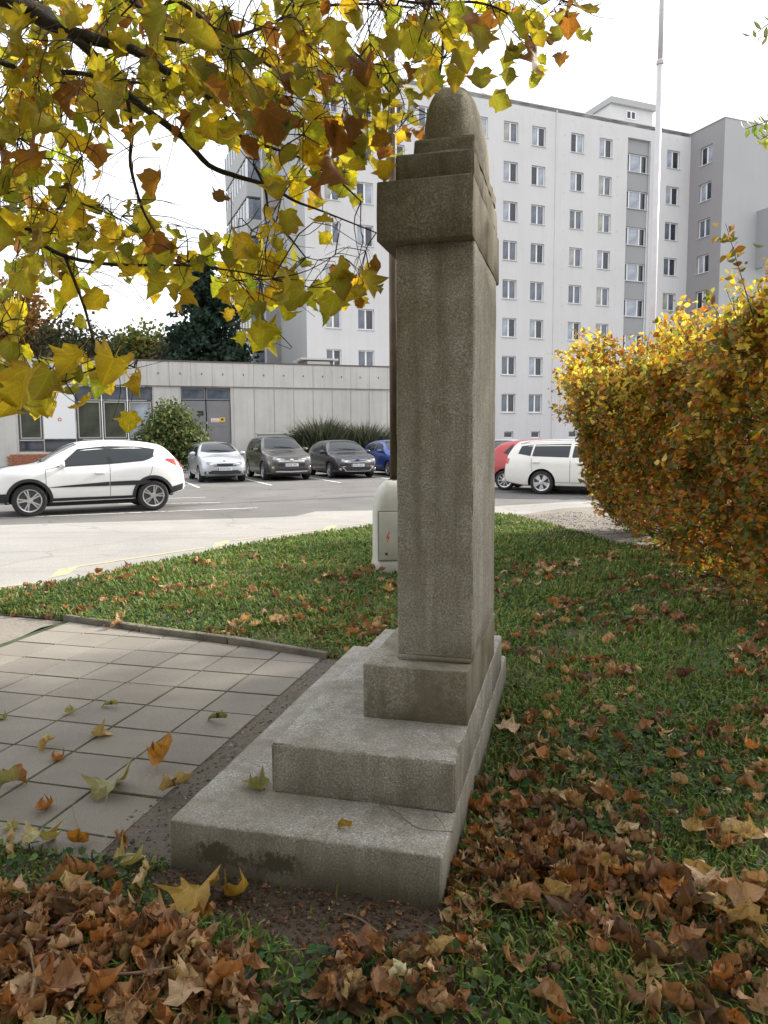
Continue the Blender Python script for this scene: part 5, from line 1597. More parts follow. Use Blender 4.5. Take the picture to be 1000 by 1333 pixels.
HPAL = [(.50, .33, .045), (.44, .22, .03), (.36, .15, .025), (.44, .21, .03), (.20, .19, .04), (.13, .16, .035)]
hl = {}
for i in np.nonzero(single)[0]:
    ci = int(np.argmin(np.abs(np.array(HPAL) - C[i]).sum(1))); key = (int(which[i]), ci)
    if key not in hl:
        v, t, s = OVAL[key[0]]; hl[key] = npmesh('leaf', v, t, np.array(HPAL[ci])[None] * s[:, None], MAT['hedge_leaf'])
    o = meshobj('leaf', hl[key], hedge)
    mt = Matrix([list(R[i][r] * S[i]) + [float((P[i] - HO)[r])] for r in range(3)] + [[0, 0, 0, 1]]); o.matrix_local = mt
# trunks and twigs
for i in range(12):
    yy = 5.9 + i * .58 + rng.normal(0, .12); xx = hedge_x(yy) + .42 + rng.normal(0, .12)
    pts = [(xx, yy, -.05)] + [(xx + rng.normal(0, .10), yy + rng.normal(0, .10), zz) for zz in (.5, 1.1, 1.8, 2.5)]
    pp = smooth_path(pts); r0 = .035 + .03 * rng.random()
    V, T = tube_arrays(pp - HO, np.linspace(r0, .012, len(pp)), 8, .2); meshobj('trunk', npmesh('trunk', V, T, None, MAT['bark_dark'], True), hedge)
VV, TT, off = [], [], 0
def addt(pts, rad, n=4):
    global off
    V, T = tube_arrays(pts, rad, n); VV.append(V - HO); TT.append(T + off); off += len(V)
for a, b in stems: addt([a, b], [.005, .002], 4)
for i in range(420):
    yy = 5.6 + rng.random() * 6.9; zz = .12 + rng.random() ** 1.4 * 2.4; xx = hedge_x(yy) + .4
    d = np.array([-.85 * rng.random() - .1, rng.normal(0, .45), rng.normal(.2, .25)])
    addt(smooth_path([(xx, yy, zz), (xx + d[0] * .5, yy + d[1] * .4, zz + d[2] * .3), (xx + d[0], yy + d[1], zz + d[2])], 3), np.linspace(.008, .002, 7))
for i in range(90):                    # brushy twigs at the low far end
    yy = 11.3 + rng.random() * 1.5; xx = hedge_x(yy) + .35; a = rng.normal(0, .5)
    addt(smooth_path([(xx, yy, .1 + .2 * rng.random()), (xx - .3, yy + a * .3, .2 + .3 * rng.random()), (xx - .55 - .2 * rng.random(), yy + a, .35 + .5 * rng.random())], 3), np.linspace(.007, .002, 7))
o = meshobj('twigs', npmesh('twigs', np.concatenate(VV), np.concatenate(TT), None, MAT['bark_dark']), hedge); o['kind'] = 'stuff'

# ================================================================== PLANE TREE OVER THE SCENE
TO = np.array([-3.6, 1.0, 0])
tree = tag(empty('plane_tree', tuple(TO)), 'yellowing plane tree hanging its branches over the top left', 'tree')
def limb(name, pts, mat=MAT['bark_dark'], n=8, sub=4, parent=None):
    """pts rows: x, y, z, radius"""
    q = smooth_path(np.array(pts, float), sub)
    V, T = tube_arrays(q[:, :3] - TO, np.maximum(q[:, 3] * (1.25 if name == 'branch' else 1), .002), n, .16)
    return meshobj(name, npmesh(name, V, T, None, mat, True), parent or tree)
def pxl(rows):
    return [tuple(at(x, y, d)) + (t / 2 / FPX * d,) for x, y, d, t in rows]
limb('trunk', [(-3.6, 1.0, -.1, .34), (-3.62, 1.02, .8, .27), (-3.55, 1.05, 2.0, .235), (-3.5, 1.1, 3.2, .21), (-3.45, .9, 5.0, .16), (-3.2, .7, 7.5, .09)], MAT['bark'], 16)
TW = []                                # skeleton points that twigs start from
def pl(rows, pre=None):
    p = pxl(rows)
    if pre: p = pre + p
    limb('branch', p, n=8)
    q = smooth_path(np.array(p, float), 5); TW.extend([tuple(r[:3]) for r in q])
    return p
main = pl([(20, 3, 3.0, 17), (50, 22, 3.02, 16), (85, 40, 3.05, 14), (125, 52, 3.1, 12), (165, 62, 3.15, 10), (195, 77, 3.2, 9), (215, 92, 3.25, 8), (262, 118, 3.35, 6), (300, 160, 3.4, 4.5), (335, 205, 3.5, 3)], [(-3.52, 1.08, 2.9, .10), (-2.7, 1.9, 3.25, .085)])
pl([(88, 42, 3.05, 9), (125, 75, 3.1, 9), (155, 115, 3.15, 8), (175, 130, 3.2, 8), (200, 150, 3.2, 7), (240, 180, 3.25, 7), (272, 215, 3.3, 5.5), (310, 230, 3.35, 5), (350, 242, 3.4, 4), (385, 262, 3.45, 3), (420, 275, 3.5, 2), (490, 303, 3.55, 1.3)])
pl([(164, 122, 3.18, 5), (168, 140, 3.18, 4), (172, 175, 3.2, 4), (170, 215, 3.2, 3.5), (185, 270, 3.22, 3), (205, 310, 3.25, 2.2), (215, 345, 3.25, 1.6)])
pl([(0, 80, 3.3, 7), (30, 87, 3.3, 7), (60, 93, 3.35, 6), (100, 95, 3.4, 5), (130, 100, 3.4, 4), (190, 108, 3.5, 3), (250, 100, 3.6, 2.4), (330, 120, 3.8, 1.6)], [(-3.5, 1.1, 3.1, .07), (-2.5, 2.2, 3.3, .04)])
pl([(0, 283, 2.9, 6), (50, 315, 2.95, 5), (90, 335, 3.0, 4.5), (155, 345, 3.1, 3.5), (235, 345, 3.15, 2.5), (300, 352, 3.2, 1.8), (345, 360, 3.25, 1.4)], [(-3.52, 1.08, 2.35, .06), (-2.4, 2.1, 2.65, .03)])
pl([(85, 335, 3.0, 3.4), (110, 400, 3.0, 3), (125, 450, 3.0, 2.6), (150, 468, 3.0, 2.2), (175, 478, 3.02, 1.6)])
pl([(-40, 470, 2.8, 5), (0, 480, 2.8, 4), (40, 485, 2.82, 3), (85, 497, 2.85, 2)], [(-3.54, 1.08, 1.9, .045), (-2.6, 1.9, 2.0, .03)])
pl([(165, -10, 3.4, 6), (190, 40, 3.45, 4.5), (250, 55, 3.5, 4), (310, 60, 3.6, 3.4), (350, 85, 3.7, 3), (385, 100, 3.75, 2.6), (460, 130, 3.9, 2)], [(-3.45, 1.0, 4.2, .07), (-2.3, 2.2, 4.3, .05)])
pl([(140, -20, 3.2, 5), (230, 0, 3.3, 4.5), (290, 45, 3.3, 4), (330, 40, 3.35, 3.5), (400, 12, 3.5, 3), (470, 5, 3.6, 2.4), (540, 10, 3.7, 2)], [(-3.45, 1.0, 4.0, .06), (-2.2, 2.0, 4.2, .04)])
pl([(365, -20, 3.8, 4.5), (390, 45, 3.8, 3.6), (430, 50, 3.85, 3.4), (450, 60, 3.9, 3), (480, 85, 3.95, 2.6), (500, 110, 4.0, 2.2), (520, 140, 4.0, 1.6)], [(-3.4, 1.0, 5.0, .06), (-1.8, 2.4, 5.0, .04)])
pl([(330, 213, 3.36, 3), (345, 245, 3.4, 2.6), (352, 280, 3.42, 2.4), (378, 310, 3.45, 2), (398, 335, 3.5, 1.5)])
pl([(478, -20, 3.4, 4), (520, 0, 3.4, 3), (570, 5, 3.45, 2.6), (620, 3, 3.5, 2.4), (665, 20, 3.5, 2), (695, 55, 3.5, 1.4)], [(-3.4, 1.0, 5.2, .05), (-1.2, 2.2, 4.9, .035)])
pl([(575, -10, 3.6, 3), (576, 40, 3.6, 2.4), (574, 90, 3.6, 1.8), (560, 150, 3.65, 1.3)])
pl([(345, 190, 3.6, 3.2), (390, 205, 3.7, 2.6), (440, 235, 3.8, 2.2), (470, 262, 3.85, 1.6)])
pl([(655, -10, 3.4, 2.6), (715, -5, 3.4, 2), (760, 12, 3.45, 1.4)])
TWA = np.array(TW)
# leaf clusters: centre in the survey frame, spread, number, depth band, share of yellow
BL = [(55, 45, 70, 50, 38), (160, 25, 80, 40, 30), (260, 30, 80, 40, 30), (370, 30, 70, 40, 26), (450, 20, 60, 40, 16), (540, 40, 60, 45, 24), (600, 35, 50, 40, 14),
      (60, 130, 65, 45, 34), (130, 115, 60, 45, 26), (215, 110, 60, 45, 30), (300, 105, 60, 45, 34), (390, 120, 60, 50, 34), (470, 130, 55, 50, 28), (545, 110, 45, 60, 20), (505, 185, 45, 45, 18),
      (40, 210, 55, 45, 30), (95, 240, 45, 35, 14), (125, 195, 30, 30, 8), (400, 195, 55, 40, 24), (445, 225, 40, 40, 14), (345, 165, 40, 35, 14), (270, 155, 45, 30, 12),
      (30, 290, 45, 40, 20), (90, 300, 45, 30, 14), (160, 290, 40, 28, 12), (60, 350, 45, 30, 10), (150, 330, 45, 22, 10), (245, 325, 45, 26, 14), (215, 240, 26, 28, 5), (205, 365, 30, 25, 5),
      (325, 350, 45, 28, 16), (365, 375, 40, 28, 12), (300, 375, 22, 24, 6), (455, 362, 36, 28, 11), (410, 395, 16, 14, 2), (330, 425, 20, 26, 6),
      (15, 400, 22, 40, 9), (25, 470, 32, 34, 12), (90, 490, 50, 24, 13), (150, 485, 30, 22, 6), (100, 395, 30, 24, 3), (30, 520, 24, 14, 4),
      (680, 25, 40, 25, 10), (700, 75, 30, 22, 5), (745, 20, 25, 22, 4), (655, 85, 10, 12, 1), (430, 310, 12, 12, 1), (372, 300, 14, 14, 2), (345, 300, 14, 14, 2), (640, 140, 10, 14, 1), (520, 345, 14, 14, 2)]
LP, LS = [], []
for cx, cy, rx, ry, k in BL:
    for i in range(int(k * 1.5)):
        px_, py_ = rng.normal(cx, rx * .6), rng.normal(cy, ry * .6)
        if ((px_ - 265) / 78) ** 2 + ((py_ - 245) / 62) ** 2 < 1 and rng.random() < .93: continue
        if ((px_ - 130) / 35) ** 2 + ((py_ - 225) / 40) ** 2 < 1 and rng.random() < .6: continue
        d = 2.75 + 1.75 * rng.random() ** 1.1
        LP.append(at(px_, py_, d)); LS.append((.055 + .075 * rng.random() ** 1.2) * (1.0 if d < 3.6 else 1.05))
nclu = len(LP)
for x, y_, d, s in ((688, 85, 3.3, .165), (660, 90, 3.4, .09), (728, 55, 3.3, .14), (765, 12, 3.2, .12), (242, 62, 2.6, .17), (345, 165, 2.7, .15), (205, 245, 2.9, .14), (185, 375, 2.9, .13), (92, 382, 3.0, .12), (135, 405, 3.0, .12), (150, 485, 2.7, .19), (40, 500, 2.6, .17), (318, 190, 2.8, .14), (640, 148, 3.6, .13), (293, 277, 2.9, .085), (330, 445, 2.9, .15), (412, 402, 3.0, .10), (470, 375, 2.9, .15), (430, 312, 3.0, .11), (372, 298, 3.0, .12), (346, 302, 3.0, .12), (105, 478, 2.7, .15), (66, 505, 2.7, .15), (268, 130, 2.6, .12), (145, 140, 2.6, .15), (215, 30, 2.7, .16)):
    LP.append(at(x, y_ - 22, d)); LS.append(s * .88)
LP = np.array(LP); LS = np.array(LS)
px, py, dp = toPx(LP)
ko = ~((px > 535) & (px < 650) & (py > 95) & (np.arange(len(LP)) < nclu)) & ~((px > 500) & (py > 215))
nclu = int(ko[:nclu].sum()); LP, LS = LP[ko], LS[ko]; k = len(LP)
# hang: leaf +Y (base to tip) points mostly down
nrm = np.column_stack([rng.normal(0, .55, k), rng.normal(-.7, .55, k) * np.where(rng.random(k) < .75, 1, -1), rng.normal(.35, .35, k)])
nrm /= np.linalg.norm(nrm, axis=1)[:, None]
down = np.column_stack([rng.normal(0, .45, k), rng.normal(0, .35, k), -np.abs(rng.normal(.95, .25, k))])
yv = down - nrm * (down * nrm).sum(1)[:, None]; yv /= np.linalg.norm(yv, axis=1)[:, None]
R = np.stack([np.cross(yv, nrm), yv, nrm], 2)
px, py, dp = toPx(LP)
yel = np.clip((py - 100) / 300, 0, 1) * .55 + .18
kind = rng.random(k)
ye = pick([(.60, .51, .05), (.55, .44, .03), (.50, .52, .06)], [3, 2, 2], k)
ol = pick([(.26, .26, .035), (.32, .31, .04), (.20, .22, .035), (.38, .33, .035)], [3, 3, 2, 2], k)
br = pick([(.25, .115, .025), (.18, .085, .025), (.32, .17, .03)], [2, 2, 1], k)
C = np.where((kind < yel)[:, None], ye, np.where((kind < yel + .7 * (1 - yel) + .06)[:, None], ol, br))
which = rng.integers(0, len(FRESH), k)
inframe = (px > -20) & (px < 1010) & (py > -30)
size = np.where(inframe, LS / dp, 0)
order = np.argsort(-size)[:300]
single = np.zeros(k, bool); single[order] = True
rest = np.nonzero(~single)[0]
V, T, CC, XY = scatter(FRESH, which[rest], LP[rest] - TO, R[rest], LS[rest], C[rest], FRESH_XY)
o = meshobj('foliage', npmesh('foliage', V, T, CC, MAT['plane_leaf'], True, XY), tree); o['kind'] = 'stuff'
LEAFPAL = [(.62, .50, .04), (.55, .40, .03), (.47, .46, .05), (.26, .26, .035), (.32, .31, .04), (.20, .22, .035), (.38, .33, .035), (.25, .115, .025), (.18, .085, .025), (.33, .17, .03)]
def bicolor(v, base, seed):
    """edges and tips turn brown: a real two-tone leaf"""
    r = np.random.default_rng(seed); b = np.tile(np.array(base), (len(v), 1))
    edge = np.clip(np.hypot(v[:, 0] * 1.25, v[:, 1] - .36) / .62, 0, 1) ** 2 * r.random(len(v)) * 1.1
    br = np.array((.22, .095, .02))
    e = np.clip(edge, 0, .85)[:, None]
    return b * (1 - e) + br * e
lm = {}
for i in np.nonzero(single)[0]:
    ci = int(np.argmin(np.abs(np.array(LEAFPAL) - C[i]).sum(1))); key = (int(which[i]), ci)
    if key not in lm:
        v, t, s = FRESH[key[0]]; lm[key] = npmesh('leaf', v, t, bicolor(v, LEAFPAL[ci], key[0] * 10 + ci), MAT['plane_leaf'], True, FRESH_XY[key[0]])
    o = meshobj('leaf', lm[key], tree)
    o.matrix_local = Matrix([list(R[i][r] * LS[i]) + [float((LP[i] - TO)[r])] for r in range(3)] + [[0, 0, 0, 1]])
# twigs from the limbs to the leaves
VV, TT, off = [], [], 0
skel = TWA.copy()
for i in range(k):
    a = LP[i] - R[i][:, 1] * LS[i] * .5
    j = np.argmin(((skel - a) ** 2).sum(1)); dist = math.sqrt(((skel[j] - a) ** 2).sum())
    if dist < .01: continue
    if dist > .9 and i < nclu and rng.random() < .5: continue
    b = skel[j]
    mid = (a + b) / 2 + rng.normal(0, .12 * dist, 3) + np.array([0, 0, .10 * dist])
    q = smooth_path(np.array([b, mid, a]), 3)
    V, T = tube_arrays(q - TO, np.linspace(.0022 + .003 * min(1, dist), .0013, len(q)), 4)
    VV.append(V); TT.append(T + off); off += len(V)
    if i % 3 == 0: skel = np.vstack([skel, q[2:4]])
for i in range(280):                   # bare fine twigs
    b = skel[rng.integers(len(skel))]
    p_ = toPx(b)
    L = .10 + .28 * rng.random(); d = unit(1)[0] * np.array([1, .6, .8]) + np.array([.4, 0, -.25]); d /= np.linalg.norm(d)
    q = smooth_path(np.array([b, b + d * L * .5 + rng.normal(0, .03, 3), b + d * L + rng.normal(0, .05, 3)]), 3)
    V, T = tube_arrays(q - TO, np.linspace(.0024, .001, len(q)), 4)
    VV.append(V); TT.append(T + off); off += len(V)
o = meshobj('twigs', npmesh('twigs', np.concatenate(VV), np.concatenate(TT), None, MAT['bark_dark']), tree); o['kind'] = 'stuff'
# unseen rest of the crown, massed overhead and behind the camera for shade
n = 85000
P = np.column_stack([rng.uniform(-10, 6.5, n), rng.uniform(-8, 7, n), 1.2 + 8.3 * rng.random(n)])
P = P[rng.random(n) < np.where(P[:, 1] > -.8, .42, 1.0)]
P[:, 2] += .25 * np.maximum(0, P[:, 1])
px, py, dp = toPx(P)
rad = np.hypot((P[:, 0] + 2.0) / 8.2, (P[:, 1] + .6) / 7.2)
lo_ = np.where(P[:, 1] < -1.6, 1.3, 4.0)
dome = 9.8 * np.sqrt(np.clip(1 - rad ** 2, 0, 1)) + .8
P = P[(rad < 1) & (P[:, 2] > lo_) & (P[:, 2] < dome) & ~((dp > .1) & (px > -120) & (px < 1120) & (py > -120)) & (vnoise3(P) > -.55)]
k = len(P)
nn = unit(k) + np.array([0, 0, .9])
V, T, CC = scatter(QUAD, np.zeros(k, int), P - TO, rot_from(nn, rng.random(k) * 6.28), .16 + .08 * rng.random(k), pick([(.19, .20, .03), (.24, .235, .035), (.45, .36, .04), (.25, .115, .025)], [3, 3, 2, 1], k))
o = meshobj('crown', npmesh('crown', V, T, CC, MAT['foliage']), tree); o['kind'] = 'stuff'
for i in range(9):
    a = -2.4 + i * .6; L = 3.5 + 2 * rng.random()
    e = np.array([-3.4 + math.cos(a) * L, .9 + math.sin(a) * L * .75, 5.6 + 1.5 * rng.random()])
    px_, py_, d_ = toPx(e)
    if d_[0] > .2 and -150 < px_[0] < 1150 and py_[0] > -150: continue
    limb('branch', [(-3.45, .95, 3.6 + .3 * i, .09), tuple((np.array([-3.45, .95, 4 + .3 * i]) + e) / 2 + np.array([0, 0, .3])) + (.05,), tuple(e) + (.012,)])

# ------------------------------------------------------------------ pinnate leaved tree on the right, mostly outside the frame
RO = np.array([10.5, 8.6, 0])
rt = tag(empty('ash_tree', tuple(RO)), 'pinnate leaved tree showing only a few twig ends at the top right', 'tree')
def rl(name, pts, mat=MAT['bark']):
    q = smooth_path(np.array(pts, float), 4); V, T = tube_arrays(q[:, :3] - RO, q[:, 3], 8, .12); return meshobj(name, npmesh(name, V, T, None, mat, True), rt)
rl('trunk', [(10.5, 8.6, -.1, .28), (10.45, 8.6, 2.5, .22), (10.5, 8.55, 5, .18), (10.3, 8.5, 8.5, .08)])
lob = [(9.8, 7.8, 8.3, 2.9, 2.8, 2.3), (11.5, 9.5, 7.6, 2.6, 2.6, 2.0), (9.6, 9.4, 6.9, 2.0, 2.2, 1.6), (11.0, 6.4, 7.2, 2.3, 2.3, 1.9)]  # unseen crown set towards the sun to dapple the monument with shade
P = []
for c in lob:
    u = unit(1300); P.append(np.array(c[:3]) + u * (rng.random((1300, 1)) ** .45) * np.array(c[3:]))
    rl('branch', [(10.45, 8.58, 4.6, .10), tuple((np.array(c[:3]) + np.array([10.45, 8.58, 4.6])) / 2) + (.06,), tuple(c[:3]) + (.02,)])
P = np.concatenate(P); px, py, dp = toPx(P)
P = P[~((px < 1010) & (py > -20) & (dp > 0))]; k = len(P)
V, T, CC = scatter(QUAD, np.zeros(k, int), P - RO, rot_from(unit(k) + np.array([0, 0, .7]), rng.random(k) * 6.28), .16 + .08 * rng.random(k), pick([(.14, .19, .035), (.20, .22, .04), (.10, .14, .03)], [2, 2, 1], k))
o = meshobj('crown', npmesh('crown', V, T, CC, MAT['foliage']), rt); o['kind'] = 'stuff'
lmesh = None
def frond(a, b, n, col):
    a, b = np.array(a), np.array(b); d = (b - a) / np.linalg.norm(b - a)
    V, T = tube_arrays([tuple(a - RO), tuple((a + b) / 2 - RO + np.array([0, 0, .02])), tuple(b - RO)], [.012, .008, .003], 5)
    tw_ = meshobj('twig', npmesh('twig', V, T, None, MAT['bark_dark'], True), rt)
    P_, R_, S_ = [], [], []
    for i in range(n):
        t = .15 + .85 * i / (n - 1); s = 1 if i % 2 else -1
        p = a + (b - a) * t
        sd = np.cross(d, [0, 1, 0]); sd /= np.linalg.norm(sd)
        yv = sd * s * .9 + d * .5 + rng.normal(0, .15, 3); yv /= np.linalg.norm(yv)
        nv = np.array([rng.normal(0, .3), -.8, .5]); nv -= yv * (nv @ yv); nv /= np.linalg.norm(nv)
        P_.append(p - RO); R_.append(np.stack([np.cross(yv, nv), yv, nv], 1)); S_.append(.10 + .05 * rng.random())
    V, T, CC = scatter([oval_leaf(.2, .3, .2)], np.zeros(n, int), np.array(P_), np.array(R_), np.array(S_), pick([col], [1], n, .15))
    tag(meshobj('frond', npmesh('frond', V, T, CC, MAT['hedge_leaf']), rt), kind='stuff')
FD_ = 9.0
for (x0, y0, x1, y1, n, c) in ((1035, 150, 970, 168, 13, (.20, .28, .04)), (1030, 160, 990, 182, 11, (.28, .34, .05)), (1025, 155, 998, 188, 9, (.30, .34, .05)), (1040, 5, 978, 48, 9, (.10, .12, .06)), (1050, 40, 985, 50, 5, (.12, .14, .06)), (1040, 150, 985, 160, 8, (.12, .15, .06))):
    frond(at(x0, y0, FD_), at(x1, y1, FD_), n, c)
rl('branch', [(10.2, 8.55, 6.6, .05), tuple(at(1090, 120, FD_)) + (.03,), tuple(at(1032, 152, FD_)) + (.012,)])
rl('branch', [(10.0, 8.5, 8.2, .05), tuple(at(1100, -20, FD_)) + (.03,), tuple(at(1038, 8, FD_)) + (.01,)])

# ================================================================== LAWN: GRASS, GROUND COVER, FALLEN LEAVES
STEP = [mw(-.01, 1.05), mw(-.01, -.01), mw(2.39, -.01), mw(2.39, 1.05)]
BARE = [tuple(gnd(*q)) for q in ((185, 1150), (240, 1128), (575, 1178), (600, 1215), (545, 1238), (400, 1252), (310, 1218), (230, 1192))]
HEAPL = [tuple(gnd(*q)) for q in ((-60, 1180), (60, 1178), (150, 1190), (250, 1228), (330, 1275), (330, 1345), (-60, 1345))]
HEAPM = [tuple(gnd(*q)) for q in ((420, 1262), (470, 1250), (560, 1255), (600, 1300), (600, 1345), (400, 1345))]
HEAPR = [tuple(gnd(*q)) for q in ((610, 1130), (640, 1070), (700, 1085), (800, 1130), (900, 1150), (1060, 1190), (1060, 1345), (880, 1345), (820, 1260), (720, 1210), (640, 1200))]
STRIP = [tuple(gnd(*q)) for q in ((596, 1150), (660, 930), (690, 940), (760, 1000), (840, 1050), (860, 1110), (760, 1120), (620, 1180))]
def vnoise(x, y, f, ph):
    return (np.sin(x * f + ph) * np.cos(y * f * 1.13 - ph * 2) + np.sin(x * f * 2.1 - y * f * 1.7 + ph) * .6 + np.sin(y * f * 3.3 + x * f * 1.9 + ph * 3) * .35) / 1.95
def lawn_pts(n, y0, y1, margin=.4):
    y = y0 + rng.random(n) * (y1 - y0)
    x = (rng.random(n) * 2 - 1) * (y * .56 + margin)
    k = inpoly(x, y, LAWN) & ~inpoly(x, y, STEP)
    return x[k], y[k]
GV, GT, GC, off = [], [], [], 0
for y0, y1, dens, w, hh in ((1.1, 3.2, 7500, .0042, .055), (3.2, 5.5, 4600, .0052, .06), (5.5, 9, 2300, .0075, .065), (9, 15.2, 1300, .0115, .07)):
    area = (y1 - y0) * (.56 * (y0 + y1) + .8)
    x, y = lawn_pts(int(area * dens), y0, y1)
    # keep thin where leaves or soil cover the ground
    pk = np.ones(len(x))
    bn = .5 * vnoise(x * 3, y * 3, 2.1, 3.0) + .3 * rng.standard_normal(len(x))
    pk[inpoly(x + .05 * bn, y + .05 * bn, BARE)] = .012
    for q, a in ((HEAPL, .3), (HEAPR, .7), (HEAPM, .6), (STRIP, .7)): pk[inpoly(x, y, q)] *= a
    pk *= np.clip(.72 + .5 * vnoise(x, y, 2.3, 1.0), .25, 1)
    pk *= np.where((x > hedge_x(y) + .25) & (y > 5), .12, 1)
    k = rng.random(len(x)) < pk
    x, y = x[k], y[k]; n = len(x)
    a = rng.random(n) * 6.28; h = hh * (.45 + .9 * rng.random(n)) * np.clip(1 + .45 * vnoise(x, y, 1.7, 4.0), .5, 1.7)
    edge = inpoly(x, y, [(-4.2, 7.5), (-3.0, 8.5), (-1, 11.5), (0, 9), (-.4, 5.2), (-3, 6.2)])
    h = np.where(edge, h * 1.25, h)
    lean = .25 + .75 * rng.random(n)
    dx, dy = np.cos(a) * h * lean, np.sin(a) * h * lean
    sx, sy = -np.sin(a) * w, np.cos(a) * w
    z0 = np.zeros(n)
    b = np.stack([np.stack([x - sx, y - sy, z0], 1), np.stack([x + sx, y + sy, z0], 1), np.stack([x + dx * .45 - sx * .8, y + dy * .45 - sy * .8, h * .62], 1), np.stack([x + dx * .45 + sx * .8, y + dy * .45 + sy * .8, h * .62], 1), np.stack([x + dx, y + dy, h * (.98 - .35 * lean)], 1)], 1)
    c = pick([(.10, .17, .032), (.135, .215, .04), (.075, .125, .03), (.21, .24, .055), (.30, .25, .11)], [4, 4, 2.2, 2.4, 1.0], n, .2)
    c *= np.clip(1 + .3 * vnoise(x, y, 1.1, 7.0), .6, 1.5)[:, None]
    GV.append(b.reshape(-1, 3)); GT.append((np.array([(0, 1, 3), (0, 3, 2), (2, 3, 4)])[None] + (np.arange(n) * 5)[:, None, None] + off).reshape(-1, 3)); GC.append(np.repeat(c, 5, 0)); off += n * 5
grass = meshobj('grass', npmesh('grass', np.concatenate(GV), np.concatenate(GT), np.concatenate(GC), MAT['grass']))
tag(grass, 'green grass of the lawn round the stone pillar', 'grass', kind='stuff')
# low round leaved ground cover
def disc(n=7):
    a = np.linspace(0, 2 * math.pi, n + 1)[:-1]
    r = np.where(np.abs(a - math.pi * 1.5) < .5, .6, 1)
    V = np.column_stack([np.cos(a) * r, np.sin(a) * r, .18 * np.cos(2 * a)]); V = np.vstack([V, [[0, 0, -.12]]])
    return V * .5, np.array([(n, i, (i + 1) % n) for i in range(n)]), np.concatenate([np.full(n, 1.05), [.8]])
BROAD = [disc(7), disc(8), oval_leaf(.2, .5, .22)]
PP = []
for y0, y1, dens in ((1.1, 4.5, 900), (4.5, 9, 420), (9, 14, 160)):
    x, y = lawn_pts(int((y1 - y0) * (.56 * (y0 + y1) + .8) * dens), y0, y1)
    v = vnoise(x, y, 1.9, 2.2)
    right = (x > .1) & (y < 5)
    k = (rng.random(len(x)) < np.clip(.28 + .75 * v + np.where(inpoly(x, y, STRIP), .35, 0), .02, 1)) & ~inpoly(x, y, BARE) & ~(inpoly(x, y, HEAPL) & (rng.random(len(x)) < .75)) & ~((x > hedge_x(y) - .3) & (y > 5))
    PP.append(np.column_stack([x[k], y[k], .015 + .035 * rng.random(k.sum())]))
PP = np.concatenate(PP); k = len(PP)
V, T, CC = scatter(BROAD, rng.choice(3, k, p=[.45, .4, .15]), PP, rot_from(unit(k) * .55 + np.array([0, -.15, 1]), rng.random(k) * 6.28), (.022 + .022 * rng.random(k)) * np.where(PP[:, 1] > 6, 1.3, 1), pick([(.05, .105, .035), (.075, .135, .035), (.06, .10, .055), (.11, .17, .03)], [3, 3, 2, 1], k, .2))
tag(meshobj('ground_cover', npmesh('ground_cover', V, T, CC, MAT['grass'])), 'small round leaved ground cover growing among the grass', 'ground cover', kind='stuff')

# fallen leaves in the grass: sizes and heaps
FL = []
def add_leaves(n, poly=None, y0=1.1, y1=5, base=1.0, cl=0.0, ph=0.0, size=(.05, .10), lift=.05):
    if poly is not None:
        q = np.array(poly); x = q[:, 0].min() + rng.random(n * 3) * np.ptp(q[:, 0]); y = q[:, 1].min() + rng.random(n * 3) * np.ptp(q[:, 1]); k = inpoly(x, y, poly); x, y = x[k][:n], y[k][:n]
    else:
        x, y = lawn_pts(n, y0, y1, .2)
    ok = inpoly(x, y, LAWN) & ~inpoly(x, y, STEP)
    if cl: ok &= rng.random(len(x)) < np.clip(base + cl * vnoise(x, y, 2.6, ph), 0, 1)
    x, y = x[ok], y[ok]
    for a, b in zip(x, y): FL.append((a, b, .012 + lift * rng.random() ** 1.5, size[0] + (size[1] - size[0]) * rng.random()))
add_leaves(440, HEAPL, size=(.05, .12), lift=.055)
add_leaves(90, HEAPM, size=(.045, .095), lift=.07)
add_leaves(420, HEAPR, base=.58, cl=.6, ph=2.2, size=(.055, .135), lift=.07)
add_leaves(300, STRIP, base=.6, cl=.6, ph=4.0, size=(.045, .105), lift=.04)
add_leaves(2500, None, 1.2, 4.6, .26, .65, .6, (.045, .115), .04)
add_leaves(3600, None, 4.6, 9.5, .26, .85, 3.1, (.065, .14), .045)
add_leaves(750, None, 9.5, 14.5, -.05, .5, 5.1, (.05, .10), .05)
HB = [(hedge_x(v) + o, v) for v, o in ((5.2, -.35), (8, -.35), (10.3, -.3), (10.3, .5), (8, .8), (5.2, .8))]
add_leaves(900, HB, size=(.03, .075), lift=.03)
LAWNL = [tuple(gnd(*q)) for q in ((330, 800), (440, 760), (515, 770), (515, 850), (420, 862))]
add_leaves(80, LAWNL, size=(.045, .085))
add_leaves(140, [tuple(gnd(*q)) for q in ((560, 1190), (600, 1130), (640, 1180), (620, 1280))], size=(.03, .06), lift=.03)
FL = np.array(FL)
FL = FL[~(inpoly(FL[:, 0], FL[:, 1], BARE) & (rng.random(len(FL)) < .93))]
q_ = np.array(BARE); cx_ = q_[:, 0].min() + rng.random(420) * np.ptp(q_[:, 0]); cy_ = q_[:, 1].min() + rng.random(420) * np.ptp(q_[:, 1]); kk_ = inpoly(cx_, cy_, BARE)
FL = np.vstack([FL, np.column_stack([cx_, cy_, np.full(420, .006), .008 + .022 * rng.random(420) ** 2])[kk_]])   # crumbs of leaf on the soil
k = len(FL)
nn = unit(k) * .5 + np.array([0, 0, .95])
R = rot_from(nn, rng.random(k) * 6.28)
which = rng.integers(0, len(DRY), k)
DPAL = [(.36, .19, .095), (.45, .28, .155), (.22, .11, .06), (.54, .38, .24), (.38, .16, .05), (.13, .075, .045), (.50, .35, .16)]
ci = rng.choice(len(DPAL), k, p=[.24, .2, .16, .13, .12, .09, .06])
